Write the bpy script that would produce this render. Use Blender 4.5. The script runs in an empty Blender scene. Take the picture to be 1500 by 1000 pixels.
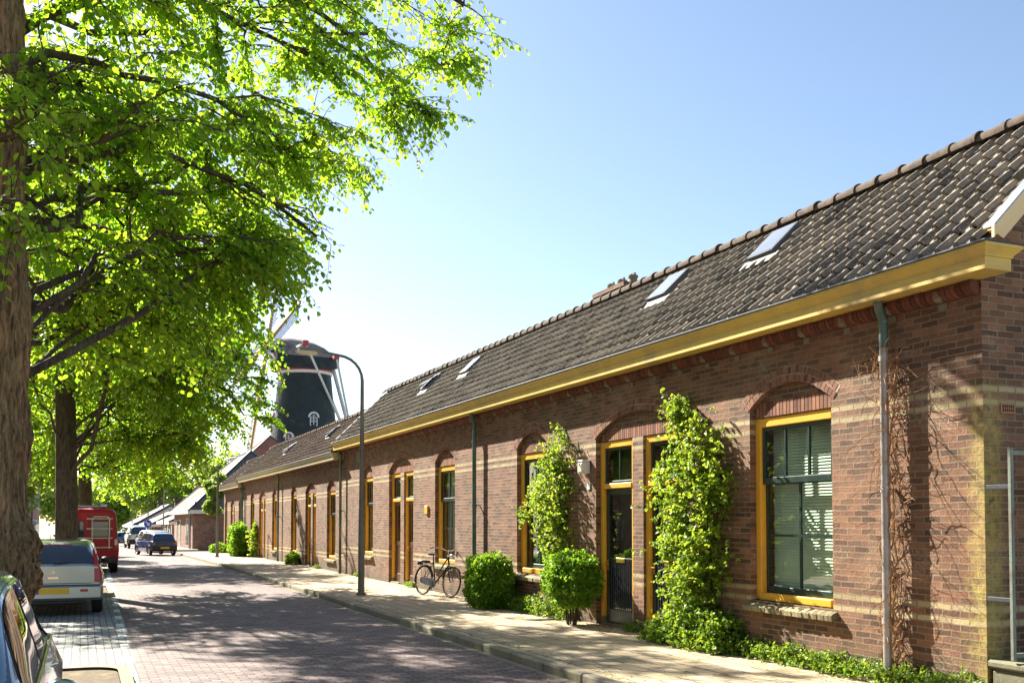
SUN_E, SKY_E, EXPO = 5, .058, 1.85
import bpy, math, random
import numpy as np
from mathutils import Vector, Matrix
R = math.radians
SC = bpy.context.scene
COL = SC.collection
rnd = random.Random(7)
OFF = {}

# ------------------------------------------------------------------ materials
def newmat(name):
    m = bpy.data.materials.new(name); m.use_nodes = True
    nt = m.node_tree; b = nt.nodes['Principled BSDF']
    return m, nt, b
def nd(nt, typ, **kw):
    n = nt.nodes.new(typ)
    for k, v in kw.items():
        if k.startswith('i_'):
            n.inputs[k[2:].replace('_', ' ')].default_value = v
        else: setattr(n, k, v)
    return n
def lk(nt, a, b): nt.links.new(a, b)
def mixc(nt, fac, a, b, blend='MIX'):
    n = nt.nodes.new('ShaderNodeMix'); n.data_type = 'RGBA'; n.blend_type = blend
    for sock, v in ((n.inputs[0], fac), (n.inputs[6], a), (n.inputs[7], b)):
        if hasattr(v, 'is_linked'): nt.links.new(v, sock)
        elif isinstance(v, (int, float)): sock.default_value = v
        else: sock.default_value = (*v, 1) if len(v) == 3 else v
    return n.outputs[2]
def math_(nt, op, a, b=None, c=None, clamp=False):
    n = nt.nodes.new('ShaderNodeMath'); n.operation = op; n.use_clamp = clamp
    for i, v in enumerate((a, b, c)):
        if v is None: continue
        if hasattr(v, 'is_linked'): nt.links.new(v, n.inputs[i])
        else: n.inputs[i].default_value = v
    return n.outputs[0]
def noise(nt, vec, scale, detail=4, rough=.6, dist=0):
    n = nd(nt, 'ShaderNodeTexNoise'); n.inputs['Scale'].default_value = scale
    n.inputs['Detail'].default_value = detail; n.inputs['Roughness'].default_value = rough
    n.inputs['Distortion'].default_value = dist
    if vec is not None: lk(nt, vec, n.inputs['Vector'])
    return n.outputs['Fac']
def ramp(nt, fac, stops):
    n = nd(nt, 'ShaderNodeValToRGB'); e = n.color_ramp.elements
    while len(e) < len(stops): e.new(.5)
    for el, (p, c) in zip(e, stops):
        el.position = p; el.color = (*c, 1) if not isinstance(c, (int, float)) else (c, c, c, 1)
    lk(nt, fac, n.inputs[0]); return n.outputs[0]
def bump(nt, b, h, strength=.5, dist=.01, normal=None):
    n = nd(nt, 'ShaderNodeBump'); n.inputs['Strength'].default_value = strength
    n.inputs['Distance'].default_value = dist; lk(nt, h, n.inputs['Height'])
    if normal is not None: lk(nt, normal, n.inputs['Normal'])
    if b is not None: lk(nt, n.outputs[0], b.inputs['Normal'])
    return n.outputs[0]
def geo(nt): return nd(nt, 'ShaderNodeNewGeometry').outputs['Position']
def objc(nt): return nd(nt, 'ShaderNodeTexCoord').outputs['Object']
def uvn(nt): return nd(nt, 'ShaderNodeTexCoord').outputs['UV']
def attr(nt, name='tint'):
    n = nd(nt, 'ShaderNodeAttribute'); n.attribute_name = name; return n.outputs['Fac']

def simple(name, col, rough=.6, metal=0, var=.25, scale=6, bmp=.0, coat=0, spec=None, dirt=None):
    m, nt, b = newmat(name)
    v = objc(nt)
    f = noise(nt, v, scale, 5, .65)
    c = ramp(nt, f, [(.25, tuple(x * (1 - var) for x in col)), (.75, tuple(min(1, x * (1 + var)) for x in col))])
    if dirt:
        f2 = noise(nt, v, scale * .35, 6, .7)
        c = mixc(nt, ramp(nt, f2, [(.5, 0), (.68, 1)]), c, dirt)
    lk(nt, c, b.inputs['Base Color'])
    rr = nd(nt, 'ShaderNodeMapRange'); lk(nt, f, rr.inputs[0]); rr.inputs[3].default_value = max(.02, rough - .08); rr.inputs[4].default_value = min(1, rough + .1)
    lk(nt, rr.outputs[0], b.inputs['Roughness'])
    b.inputs['Metallic'].default_value = metal
    b.inputs['Coat Weight'].default_value = coat; b.inputs['Coat Roughness'].default_value = .04
    if spec is not None: b.inputs['Specular IOR Level'].default_value = spec
    if bmp: bump(nt, b, noise(nt, v, scale * 6, 6, .7), bmp, .01)
    return m

COURSE = .066
def brick_mat(name, c1, c2, mortar, shift=0., belts=(), moss=False, bw=.222, bh=COURSE, ms=.0085, big=.35, belt_col=(.47, .36, .19), base=False):
    m, nt, b = newmat(name)
    uv = uvn(nt)
    mp = nd(nt, 'ShaderNodeMapping'); mp.inputs['Location'].default_value = (.03, -shift, 0); lk(nt, uv, mp.inputs[0])
    # slight wobble of the courses
    wn = nd(nt, 'ShaderNodeTexNoise'); wn.inputs['Scale'].default_value = 9; wn.inputs['Detail'].default_value = 3; lk(nt, mp.outputs[0], wn.inputs['Vector'])
    vs = nd(nt, 'ShaderNodeVectorMath', operation='SUBTRACT'); lk(nt, wn.outputs['Color'], vs.inputs[0]); vs.inputs[1].default_value = (.5, .5, .5)
    vm = nd(nt, 'ShaderNodeVectorMath', operation='SCALE'); lk(nt, vs.outputs[0], vm.inputs[0]); vm.inputs['Scale'].default_value = .024
    va = nd(nt, 'ShaderNodeVectorMath', operation='ADD'); lk(nt, mp.outputs[0], va.inputs[0]); lk(nt, vm.outputs[0], va.inputs[1])
    def brick(col1, col2, mort, bias=0.):
        t = nd(nt, 'ShaderNodeTexBrick'); lk(nt, va.outputs[0], t.inputs['Vector'])
        t.inputs['Scale'].default_value = 1; t.inputs['Mortar Size'].default_value = ms; t.inputs['Mortar Smooth'].default_value = .25
        t.inputs['Brick Width'].default_value = bw; t.inputs['Row Height'].default_value = bh; t.inputs['Bias'].default_value = bias
        t.inputs['Color1'].default_value = (*col1, 1); t.inputs['Color2'].default_value = (*col2, 1); t.inputs['Mortar'].default_value = (*mort, 1)
        t.offset = .5
        return t
    t = brick(c1, c2, mortar)
    col = t.outputs['Color']
    n1 = noise(nt, va.outputs[0], 2.2, 5, .7)
    n2 = noise(nt, va.outputs[0], 34, 4, .7)
    col = mixc(nt, .75, col, ramp(nt, n1, [(.3, .5), (.72, 1.12)]), 'MULTIPLY')
    n0 = noise(nt, va.outputs[0], .45, 4, .6)
    col = mixc(nt, ramp(nt, n0, [(.42, 0), (.66, .55)]), col, mixc(nt, .6, col, (.62, .42, .26), 'OVERLAY'))
    pt = ramp(nt, noise(nt, va.outputs[0], 1.1, 3, .5), [(.60, 0), (.64, .5)])   # patches of smeared repointing
    col = mixc(nt, math_(nt, 'MULTIPLY', pt, ramp(nt, n2, [(.45, 0), (.6, 1)])), col, (.34, .27, .18))
    col = mixc(nt, .45, col, ramp(nt, n2, [(.3, .5), (.7, 1.2)]), 'MULTIPLY')
    if belts:
        sep = nd(nt, 'ShaderNodeSeparateXYZ'); lk(nt, va.outputs[0], sep.inputs[0])
        row = math_(nt, 'FLOOR', math_(nt, 'DIVIDE', sep.outputs[1], bh))
        s = None
        for k in belts:
            c = math_(nt, 'COMPARE', row, float(k), .1)
            s = c if s is None else math_(nt, 'MAXIMUM', s, c)
        tb = brick(tuple(x * .72 for x in belt_col), tuple(x * 1.12 for x in belt_col), tuple(x * .85 for x in mortar))
        cb = mixc(nt, .5, tb.outputs['Color'], ramp(nt, n2, [(.3, .55), (.7, 1.15)]), 'MULTIPLY')
        col = mixc(nt, s, col, cb)
    pos = geo(nt)
    sp = nd(nt, 'ShaderNodeSeparateXYZ'); lk(nt, pos, sp.inputs[0])
    if base:   # damp dark foot of the wall with green growth
        h = math_(nt, 'MULTIPLY_ADD', noise(nt, pos, 3, 5, .7), -.75, sp.outputs[2])
        mk = nd(nt, 'ShaderNodeMapRange'); lk(nt, h, mk.inputs[0]); mk.inputs[1].default_value = .1; mk.inputs[2].default_value = -.25
        mk.inputs[3].default_value = 0; mk.inputs[4].default_value = .6
        col = mixc(nt, mk.outputs[0], col, (.07, .065, .035))
    if moss:   # yellow-green algae running down the corner of the end wall
        wob = noise(nt, pos, 3.0, 6, .75)
        yy = math_(nt, 'MULTIPLY_ADD', wob, -.95, sp.outputs[1])
        k1 = nd(nt, 'ShaderNodeMapRange'); lk(nt, yy, k1.inputs[0]); k1.inputs[1].default_value = 6.78; k1.inputs[2].default_value = 6.60; k1.inputs[3].default_value = 0; k1.inputs[4].default_value = 1
        xx = math_(nt, 'MULTIPLY_ADD', wob, -.25, sp.outputs[0])
        k2 = nd(nt, 'ShaderNodeMapRange'); lk(nt, xx, k2.inputs[0]); k2.inputs[1].default_value = 8.06; k2.inputs[2].default_value = 7.90; k2.inputs[3].default_value = 0; k2.inputs[4].default_value = 1
        k3 = nd(nt, 'ShaderNodeMapRange'); lk(nt, math_(nt, 'MULTIPLY_ADD', wob, .8, sp.outputs[2]), k3.inputs[0]); k3.inputs[1].default_value = 3.7; k3.inputs[2].default_value = 3.1; k3.inputs[3].default_value = 0; k3.inputs[4].default_value = 1
        mm = math_(nt, 'MULTIPLY', math_(nt, 'MULTIPLY', k1.outputs[0], k2.outputs[0]), k3.outputs[0])
        mm = math_(nt, 'MULTIPLY', mm, ramp(nt, noise(nt, pos, 13, 5, .7), [(.36, .12), (.62, .85)]))
        col = mixc(nt, mm, col, mixc(nt, .35, (.34, .29, .06), t.outputs['Color'], 'ADD'))
    lk(nt, col, b.inputs['Base Color'])
    b.inputs['Roughness'].default_value = .85
    inv = math_(nt, 'SUBTRACT', 1, t.outputs['Fac'])
    h = math_(nt, 'MULTIPLY_ADD', n2, .45, inv)
    h = math_(nt, 'MULTIPLY_ADD', noise(nt, va.outputs[0], 8, 3, .6), .5, h)
    bump(nt, b, h, 1.0, .012)
    return m

def tint_mat(name, lo, hi, rough=.85, bmp=.4, scale=20):
    m, nt, b = newmat(name)
    c = ramp(nt, attr(nt), [(0, lo), (1, hi)])
    p = geo(nt); n = noise(nt, p, scale, 5, .7)
    c = mixc(nt, .5, c, ramp(nt, n, [(.3, .55), (.7, 1.15)]), 'MULTIPLY')
    lk(nt, c, b.inputs['Base Color']); b.inputs['Roughness'].default_value = rough
    if bmp: bump(nt, b, n, bmp, .006)
    return m

def leaf_mat(name, lo, hi, tlo, thi, tw=.55, rough=.45):
    m, nt, b = newmat(name)
    a = attr(nt)
    c = ramp(nt, a, [(0, lo), (1, hi)])
    lk(nt, c, b.inputs['Base Color']); b.inputs['Roughness'].default_value = rough
    b.inputs['Specular IOR Level'].default_value = .35
    tr = nd(nt, 'ShaderNodeBsdfTranslucent'); lk(nt, ramp(nt, a, [(0, tlo), (1, thi)]), tr.inputs[0])
    mx = nd(nt, 'ShaderNodeMixShader'); mx.inputs[0].default_value = tw
    lk(nt, b.outputs[0], mx.inputs[1]); lk(nt, tr.outputs[0], mx.inputs[2])
    lk(nt, mx.outputs[0], nt.nodes['Material Output'].inputs[0])
    return m

def glass_mat(name, tintc=(.90, .95, .92), base=1.0):
    m, nt, b = newmat(name)
    nt.nodes.remove(b)
    tr = nd(nt, 'ShaderNodeBsdfTransparent'); tr.inputs[0].default_value = (*tintc, 1)
    gl = nd(nt, 'ShaderNodeBsdfGlossy'); gl.inputs[0].default_value = (1, 1, 1, 1); gl.inputs['Roughness'].default_value = .015
    gn = nd(nt, 'ShaderNodeNewGeometry'); vd = nd(nt, 'ShaderNodeVectorMath', operation='DOT_PRODUCT'); lk(nt, gn.outputs['Normal'], vd.inputs[0]); lk(nt, gn.outputs['Incoming'], vd.inputs[1])
    cs = math_(nt, 'ABSOLUTE', vd.outputs['Value']); sch = math_(nt, 'POWER', math_(nt, 'SUBTRACT', 1, cs), 5)
    bp = bump(nt, None, noise(nt, geo(nt), 1.6, 2, .5), .12, .03)
    lk(nt, bp, gl.inputs['Normal'])
    f = math_(nt, 'MULTIPLY_ADD', sch, .95 * base, .05, clamp=True)
    mx = nd(nt, 'ShaderNodeMixShader'); lk(nt, f, mx.inputs[0]); lk(nt, tr.outputs[0], mx.inputs[1]); lk(nt, gl.outputs[0], mx.inputs[2])
    lk(nt, mx.outputs[0], nt.nodes['Material Output'].inputs[0])
    return m

def carpaint(name, col, metal=.5, rough=.3):
    m, nt, b = newmat(name)
    v = objc(nt)
    c = mixc(nt, .35, col, ramp(nt, noise(nt, v, 2.5, 4, .6), [(.3, tuple(x * .8 for x in col)), (.7, col)]))
    lk(nt, c, b.inputs['Base Color']); b.inputs['Metallic'].default_value = metal
    rr = nd(nt, 'ShaderNodeMapRange'); lk(nt, noise(nt, v, 12, 5, .7), rr.inputs[0]); rr.inputs[3].default_value = rough - .06; rr.inputs[4].default_value = rough + .12
    lk(nt, rr.outputs[0], b.inputs['Roughness'])
    b.inputs['Coat Weight'].default_value = 1; b.inputs['Coat Roughness'].default_value = .05
    return m

def carglass(name):
    m, nt, b = newmat(name)
    v = objc(nt)
    lk(nt, ramp(nt, noise(nt, v, 3, 2, .5), [(.3, (.012, .016, .02)), (.7, (.03, .04, .045))]), b.inputs['Base Color'])
    b.inputs['Roughness'].default_value = .03; b.inputs['Coat Weight'].default_value = 1; b.inputs['Coat Roughness'].default_value = .01
    b.inputs['IOR'].default_value = 1.7
    return m

M = {}
M['brick'] = brick_mat('facade_brick', (.11, .053, .031), (.31, .148, .082), (.29, .225, .145), 0, (46, 44, 14, 12), moss=True, base=True)
M['brick2'] = brick_mat('facade_brick_lower', (.11, .053, .031), (.31, .148, .082), (.29, .225, .145), -.27, (46, 44, 14, 12), base=True)
M['brick3'] = brick_mat('facade_brick_lowest', (.11, .053, .031), (.31, .148, .082), (.29, .225, .145), -.5, (46, 44, 14, 12), base=True)
M['brick_far'] = brick_mat('far_brick', (.20, .09, .07), (.38, .20, .16), (.42, .34, .28))
M['brick_left'] = brick_mat('left_brick', (.34, .20, .17), (.46, .30, .26), (.5, .42, .36))
M['soldier'] = tint_mat('soldier_brick', (.12, .045, .026), (.34, .15, .08))
M['mortar'] = simple('mortar', (.42, .35, .26), .95, bmp=.4, scale=20)
M['corbel'] = tint_mat('red_moulded_brick', (.09, .03, .02), (.22, .07, .038))
M['stone'] = simple('pale_stone', (.21, .18, .12), .9, bmp=.4, scale=12)
M['sill'] = tint_mat('mossy_sill_brick', (.16, .13, .07), (.38, .33, .19), .95, .9, 30)
M['yellow'] = simple('yellow_paint', (.80, .41, .03), .45, var=.1, scale=3, bmp=.05, dirt=(.58, .30, .06))
M['green'] = simple('dark_green_paint', (.012, .035, .028), .35, var=.3, scale=8)
M['brownwood'] = simple('brown_door_paint', (.085, .04, .018), .4, var=.3, scale=8)
M['gutter'] = simple('yellow_gutter_paint', (.66, .45, .10), .55, var=.14, scale=2.5, bmp=.12, dirt=(.46, .33, .12))
M['gutter_old'] = simple('weathered_gutter_paint', (.50, .42, .22), .6, var=.2, scale=3, bmp=.1, dirt=(.42, .46, .40))
M['verge'] = simple('cream_verge_paint', (.78, .58, .30), .5, var=.08, scale=3, bmp=.05)
M['zinc'] = simple('zinc', (.30, .32, .35), .45, .6, scale=7)
M['darkzinc'] = simple('dark_zinc', (.06, .07, .09), .5, .3, scale=7)
M['galv'] = simple('galvanised_pipe', (.42, .40, .38), .5, .55, var=.3, scale=6, bmp=.2, dirt=(.30, .22, .15))
M['pipe_green'] = simple('green_downpipe', (.09, .15, .11), .55, .2, var=.35, scale=5, bmp=.1, dirt=(.28, .25, .22))
M['white'] = simple('white_paint', (.75, .75, .72), .45, var=.06)
M['brass'] = simple('brass', (.65, .45, .12), .3, .9)
M['glass'] = glass_mat('window_glass')
M['blind'] = simple('blind_slat', (.74, .80, .60), .5, var=.06)
M['net'] = simple('net_curtain', (.55, .56, .5), .9, var=.1)
M['teal'] = simple('teal_curtain', (.04, .22, .27), .9, var=.3)
M['inside'] = simple('room_dark', (.05, .045, .04), .9)
M['black'] = simple('black_rubber', (.018, .018, .018), .75, var=.3, scale=20)
M['blackpaint'] = simple('black_enamel', (.015, .02, .02), .25, var=.3)
M['chrome'] = simple('chrome', (.75, .75, .75), .15, 1, var=.05)
M['alu'] = simple('ladder_metal', (.72, .68, .55), .35, .5, var=.08)
M['lampgrey'] = simple('lamp_post_grey', (.20, .19, .16), .5, .4, var=.25, scale=3, dirt=(.14, .11, .07))
M['lens'] = simple('lamp_lens', (.70, .66, .5), .25, var=.1)

def ridge_mat():
    m, nt, b = newmat('ridge_tile')
    n = noise(nt, geo(nt), 9, 5, .7)
    c = ramp(nt, n, [(.3, (.07, .055, .045)), (.7, (.17, .13, .10))])
    lk(nt, c, b.inputs['Base Color']); b.inputs['Roughness'].default_value = .9; b.inputs['Specular IOR Level'].default_value = .15; bump(nt, b, n, .5, .01); return m
M['ridge'] = ridge_mat()
def tile_mat(name, lo, hi):
    m, nt, b = newmat(name)
    p = geo(nt)
    c = ramp(nt, attr(nt), [(0, lo), (1, hi)])
    n = noise(nt, p, 14, 6, .75)
    c = mixc(nt, .6, c, ramp(nt, n, [(.3, .5), (.7, 1.2)]), 'MULTIPLY')
    li = ramp(nt, noise(nt, p, 26, 5, .8), [(.54, 0), (.62, .75)])     # lichen spots
    c = mixc(nt, li, c, (.40, .36, .26))
    lk(nt, c, b.inputs['Base Color']); b.inputs['Roughness'].default_value = .8; b.inputs['Specular IOR Level'].default_value = .25
    bump(nt, b, n, .35, .006); return m
M['tile'] = tile_mat('pantile', (.10, .085, .068), (.34, .285, .215))
M['tile2'] = tile_mat('pantile_brown', (.13, .085, .06), (.27, .19, .135))
M['tile_grey'] = tile_mat('grey_roof_tile', (.10, .085, .072), (.18, .155, .13))
M['tile_red'] = tile_mat('red_roof_tile', (.35, .11, .06), (.52, .20, .11))

def bark_mat(name, lo, hi, sc=1.):
    m, nt, b = newmat(name)
    v = nd(nt, 'ShaderNodeMapping'); v.inputs['Scale'].default_value = (22 * sc, 22 * sc, 3.4 * sc); lk(nt, geo(nt), v.inputs[0])
    n = noise(nt, v.outputs[0], 1.5, 8, .66, .35)
    n2 = noise(nt, geo(nt), 5, 4, .6)
    c = ramp(nt, n, [(.36, lo), (.66, hi)])
    c = mixc(nt, ramp(nt, n2, [(.52, 0), (.68, .45)]), c, (.12, .14, .05))
    lk(nt, c, b.inputs['Base Color']); b.inputs['Roughness'].default_value = .95
    bump(nt, b, n, 1., .05); return m
M['bark'] = bark_mat('bark', (.06, .034, .016), (.46, .29, .14))
M['bark_dark'] = bark_mat('bark_dark', (.035, .025, .018), (.15, .11, .075))
M['twig'] = simple('twig_bark', (.07, .045, .025), .9)
M['deadvine'] = simple('dead_vine', (.34, .18, .07), .9, var=.3, scale=12)
M['lime'] = leaf_mat('lime_leaf', (.055, .135, .015), (.13, .23, .022), (.21, .47, .02), (.58, .76, .04), .64)
M['vine'] = leaf_mat('climber_leaf', (.09, .20, .02), (.26, .36, .035), (.28, .48, .03), (.60, .66, .06), .45)
M['hedge'] = leaf_mat('clipped_leaf', (.08, .20, .015), (.20, .36, .03), (.2, .48, .02), (.45, .6, .04), .45)
M['weed'] = leaf_mat('weed_leaf', (.08, .20, .02), (.20, .30, .03), (.25, .45, .03), (.42, .5, .04), .38)
M['farleaf'] = leaf_mat('far_leaf', (.10, .22, .03), (.22, .34, .06), (.28, .42, .06), (.5, .58, .1), .5)

M['litter'] = tint_mat('litter', (.20, .12, .05), (.55, .48, .14), bmp=0)
# paving
def paving(name, c1, c2, mort, bw, bh, ms, shift=(0, 0), rot=0, wear=(1, 1, 1), offs=.5, bstr=.7, extra=None, mossamt=0):
    m, nt, b = newmat(name)
    mp = nd(nt, 'ShaderNodeMapping'); mp.inputs['Location'].default_value = (*shift, 0); mp.inputs['Rotation'].default_value = (0, 0, rot); lk(nt, geo(nt), mp.inputs[0])
    wn = nd(nt, 'ShaderNodeTexNoise'); wn.inputs['Scale'].default_value = 3.5; wn.inputs['Detail'].default_value = 3; lk(nt, mp.outputs[0], wn.inputs['Vector'])
    vs = nd(nt, 'ShaderNodeVectorMath', operation='SUBTRACT'); lk(nt, wn.outputs['Color'], vs.inputs[0]); vs.inputs[1].default_value = (.5, .5, .5)
    vm = nd(nt, 'ShaderNodeVectorMath', operation='SCALE'); lk(nt, vs.outputs[0], vm.inputs[0]); vm.inputs['Scale'].default_value = bh * .35
    va = nd(nt, 'ShaderNodeVectorMath', operation='ADD'); lk(nt, mp.outputs[0], va.inputs[0]); lk(nt, vm.outputs[0], va.inputs[1])
    sep = nd(nt, 'ShaderNodeSeparateXYZ'); lk(nt, va.outputs[0], sep.inputs[0])
    cmb = nd(nt, 'ShaderNodeCombineXYZ'); lk(nt, sep.outputs[0], cmb.inputs[0]); lk(nt, sep.outputs[1], cmb.inputs[1])
    t = nd(nt, 'ShaderNodeTexBrick'); lk(nt, cmb.outputs[0], t.inputs['Vector']); t.offset = offs
    for k, v in (('Scale', 1), ('Mortar Size', ms), ('Mortar Smooth', .3), ('Brick Width', bw), ('Row Height', bh)): t.inputs[k].default_value = v
    t.inputs['Color1'].default_value = (*c1, 1); t.inputs['Color2'].default_value = (*c2, 1); t.inputs['Mortar'].default_value = (*mort, 1)
    p = geo(nt)
    n1 = noise(nt, p, .55, 5, .65); n2 = noise(nt, p, 22, 5, .7)
    c = mixc(nt, .5, t.outputs['Color'], ramp(nt, n1, [(.3, .6), (.7, 1.15)]), 'MULTIPLY')
    c = mixc(nt, .45, c, ramp(nt, n2, [(.3, .55), (.7, 1.15)]), 'MULTIPLY')
    if mossamt:
        c = mixc(nt, ramp(nt, noise(nt, p, 1.3, 6, .75), [(.5, 0), (.72, mossamt)]), c, (.30, .27, .07))
    lk(nt, c, b.inputs['Base Color']); b.inputs['Roughness'].default_value = .8
    h = math_(nt, 'MULTIPLY_ADD', n2, .3, math_(nt, 'SUBTRACT', 1, t.outputs['Fac']))
    h = math_(nt, 'MULTIPLY_ADD', noise(nt, p, 5, 3, .6), .6, h)
    bump(nt, b, h, bstr, .012)
    return m
M['road'] = paving('clinker_road', (.13, .085, .088), (.29, .20, .18), (.045, .038, .034), .21, .105, .011)
M['parking'] = paving('grey_pavers', (.19, .195, .19), (.31, .31, .29), (.08, .078, .07), .21, .105, .009, rot=R(90))
M['pavement'] = paving('pavement_slabs', (.42, .33, .225), (.58, .46, .32), (.13, .10, .06), .30, .30, .013, rot=R(90), mossamt=.55, bstr=.4)
M['kerb'] = simple('kerb_stone', (.24, .21, .155), .9, bmp=.5, scale=9, dirt=(.22, .22, .10))
M['whitebrick'] = simple('white_worn_paint', (.62, .62, .58), .8, var=.15, scale=9, bmp=.2, dirt=(.30, .29, .28))
M['earth'] = simple('earth', (.13, .09, .05), .95, var=.6, scale=12, bmp=1., dirt=(.24, .20, .08))
M['ground'] = simple('ground', (.20, .19, .13), .95, var=.3, scale=.8, bmp=.4)

# ------------------------------------------------------------------ mesh builder
class MB:
    def __init__(s): s.v = []; s.f = []; s.t = []; s.sm = []; s.uv = None
    def face(s, pts, tint=.5, smooth=False):
        i = len(s.v); s.v += [tuple(p) for p in pts]; s.f.append(tuple(range(i, i + len(pts)))); s.t.append(tint); s.sm.append(smooth)
    def mesh(s, vs, fs, tint=.5, smooth=False, mat=None):
        i = len(s.v)
        s.v += [tuple(mat @ Vector(p)) if mat else tuple(p) for p in vs]
        for f in fs: s.f.append(tuple(i + k for k in f)); s.t.append(tint); s.sm.append(smooth)
    def box(s, x0, x1, y0, y1, z0, z1, tint=.5, mat=None, bev=0):
        if bev:
            b = min(bev, (x1 - x0) * .45, (y1 - y0) * .45, (z1 - z0) * .45)
            vs = []; idx = {}
            for ix, X in enumerate((x0, x1)):
                for iy, Y in enumerate((y0, y1)):
                    for iz, Z in enumerate((z0, z1)):
                        sx = b if ix == 0 else -b; sy = b if iy == 0 else -b; sz = b if iz == 0 else -b
                        idx[ix, iy, iz] = len(vs)
                        vs += [(X, Y + sy, Z + sz), (X + sx, Y, Z + sz), (X + sx, Y + sy, Z)]
            q = lambda a, b_, c: idx[a, b_, c]
            fs = []
            fs += [(q(0,0,0), q(0,0,1), q(0,1,1), q(0,1,0)), (q(1,0,0), q(1,1,0), q(1,1,1), q(1,0,1))]
            fs += [(q(0,0,0)+1, q(1,0,0)+1, q(1,0,1)+1, q(0,0,1)+1), (q(0,1,0)+1, q(0,1,1)+1, q(1,1,1)+1, q(1,1,0)+1)]
            fs += [(q(0,0,0)+2, q(0,1,0)+2, q(1,1,0)+2, q(1,0,0)+2), (q(0,0,1)+2, q(1,0,1)+2, q(1,1,1)+2, q(0,1,1)+2)]
            for a in (0, 1):
                for c in (0, 1):
                    fs.append((q(a,c,0), q(a,c,1), q(a,c,1)+1, q(a,c,0)+1) if (a + c) % 2 else (q(a,c,0), q(a,c,0)+1, q(a,c,1)+1, q(a,c,1)))
                    fs.append((q(a,0,c), q(a,0,c)+2, q(a,1,c)+2, q(a,1,c)) if (a + c) % 2 else (q(a,0,c), q(a,1,c), q(a,1,c)+2, q(a,0,c)+2))
                    fs.append((q(0,a,c)+1, q(0,a,c)+2, q(1,a,c)+2, q(1,a,c)+1) if (a + c) % 2 == 0 else (q(0,a,c)+1, q(1,a,c)+1, q(1,a,c)+2, q(0,a,c)+2))
                    for d in (0, 1):
                        k = q(a, c, d); fs.append((k, k+1, k+2))
            s.mesh(vs, fs, tint, False, mat); return
        vs = [(x0,y0,z0),(x1,y0,z0),(x1,y1,z0),(x0,y1,z0),(x0,y0,z1),(x1,y0,z1),(x1,y1,z1),(x0,y1,z1)]
        s.mesh(vs, [(0,3,2,1),(4,5,6,7),(0,1,5,4),(1,2,6,5),(2,3,7,6),(3,0,4,7)], tint, False, mat)
    def tube(s, pts, rad, n=8, caps=True, tint=.5, jit=0):
        pts = [Vector(p) for p in pts]
        if not isinstance(rad, (list, tuple)): rad = [rad] * len(pts)
        base = len(s.v); up = None
        for i, p in enumerate(pts):
            d = (pts[min(i + 1, len(pts) - 1)] - pts[max(i - 1, 0)])
            d = d.normalized() if d.length > 1e-9 else Vector((0, 0, 1))
            if up is None:
                a = Vector((1, 0, 0)) if abs(d.x) < .8 else Vector((0, 1, 0)); up = d.cross(a).normalized()
            up = (up - d * up.dot(d)).normalized(); w = d.cross(up)
            for k in range(n):
                an = 2 * math.pi * k / n; rr = rad[i] * (1 + (rnd.uniform(-jit, jit) if jit else 0))
                s.v.append(tuple(p + (up * math.cos(an) + w * math.sin(an)) * rr))
        for i in range(len(pts) - 1):
            for k in range(n):
                a = base + i * n + k; b = base + i * n + (k + 1) % n
                s.f.append((a, b, b + n, a + n)); s.t.append(tint); s.sm.append(True)
        if caps:
            s.f.append(tuple(base + k for k in reversed(range(n)))); s.t.append(tint); s.sm.append(False)
            e = base + (len(pts) - 1) * n; s.f.append(tuple(e + k for k in range(n))); s.t.append(tint); s.sm.append(False)
    def lathe(s, prof, n=24, c=(0, 0, 0), axis='z', tint=.5, a0=0, a1=2 * math.pi, smooth=True):
        full = abs(a1 - a0 - 2 * math.pi) < 1e-6; m = n if full else n + 1; base = len(s.v)
        for r, h in prof:
            for k in range(m):
                a = a0 + (a1 - a0) * k / n; x, y = r * math.cos(a), r * math.sin(a)
                p = (x, y, h) if axis == 'z' else ((h, x, y) if axis == 'x' else (x, h, y))
                s.v.append(tuple(p[i] + c[i] for i in range(3)))
        for i in range(len(prof) - 1):
            for k in range(n):
                a = base + i * m + k; b = base + i * m + (k + 1) % m
                s.f.append((a, b, b + m, a + m)); s.t.append(tint); s.sm.append(smooth)
    def extrude(s, poly, a, b, axis='y', tint=.5, caps=True):
        """poly: 2D closed profile; axis y -> poly is (x,z)"""
        base = len(s.v); n = len(poly)
        def P(p, t): return (p[0], t, p[1]) if axis == 'y' else ((t, p[0], p[1]) if axis == 'x' else (p[0], p[1], t))
        s.v += [P(p, a) for p in poly] + [P(p, b) for p in poly]
        for k in range(n): s.f.append((base + k, base + (k + 1) % n, base + n + (k + 1) % n, base + n + k)); s.t.append(tint); s.sm.append(False)
        if caps:
            s.f.append(tuple(base + k for k in reversed(range(n)))); s.t.append(tint); s.sm.append(False)
            s.f.append(tuple(base + n + k for k in range(n))); s.t.append(tint); s.sm.append(False)
    def build(s, name, mat, parent=None, label=None, world=True, sharp=40):
        me = bpy.data.meshes.new(name)
        v = np.array(s.v, dtype=float).reshape(-1, 3)
        me.from_pydata([tuple(p) for p in v], [], s.f)
        me.polygons.foreach_set('use_smooth', s.sm)
        uvl = me.uv_layers.new(name='UV')
        nv = len(me.loops); uv = np.zeros((nv, 2)); li = np.zeros(nv, dtype=np.int32); me.loops.foreach_get('vertex_index', li)
        nr = np.zeros(len(me.polygons) * 3); me.polygons.foreach_get('normal', nr); nr = np.abs(nr.reshape(-1, 3))
        tot = np.zeros(len(me.polygons), dtype=np.int32); me.polygons.foreach_get('loop_total', tot)
        dom = np.repeat(np.argmax(nr, axis=1), tot); c = v[li]
        uv[:, 0] = np.where(dom == 0, c[:, 1], c[:, 0]); uv[:, 1] = np.where(dom == 2, c[:, 1], c[:, 2])
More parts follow.
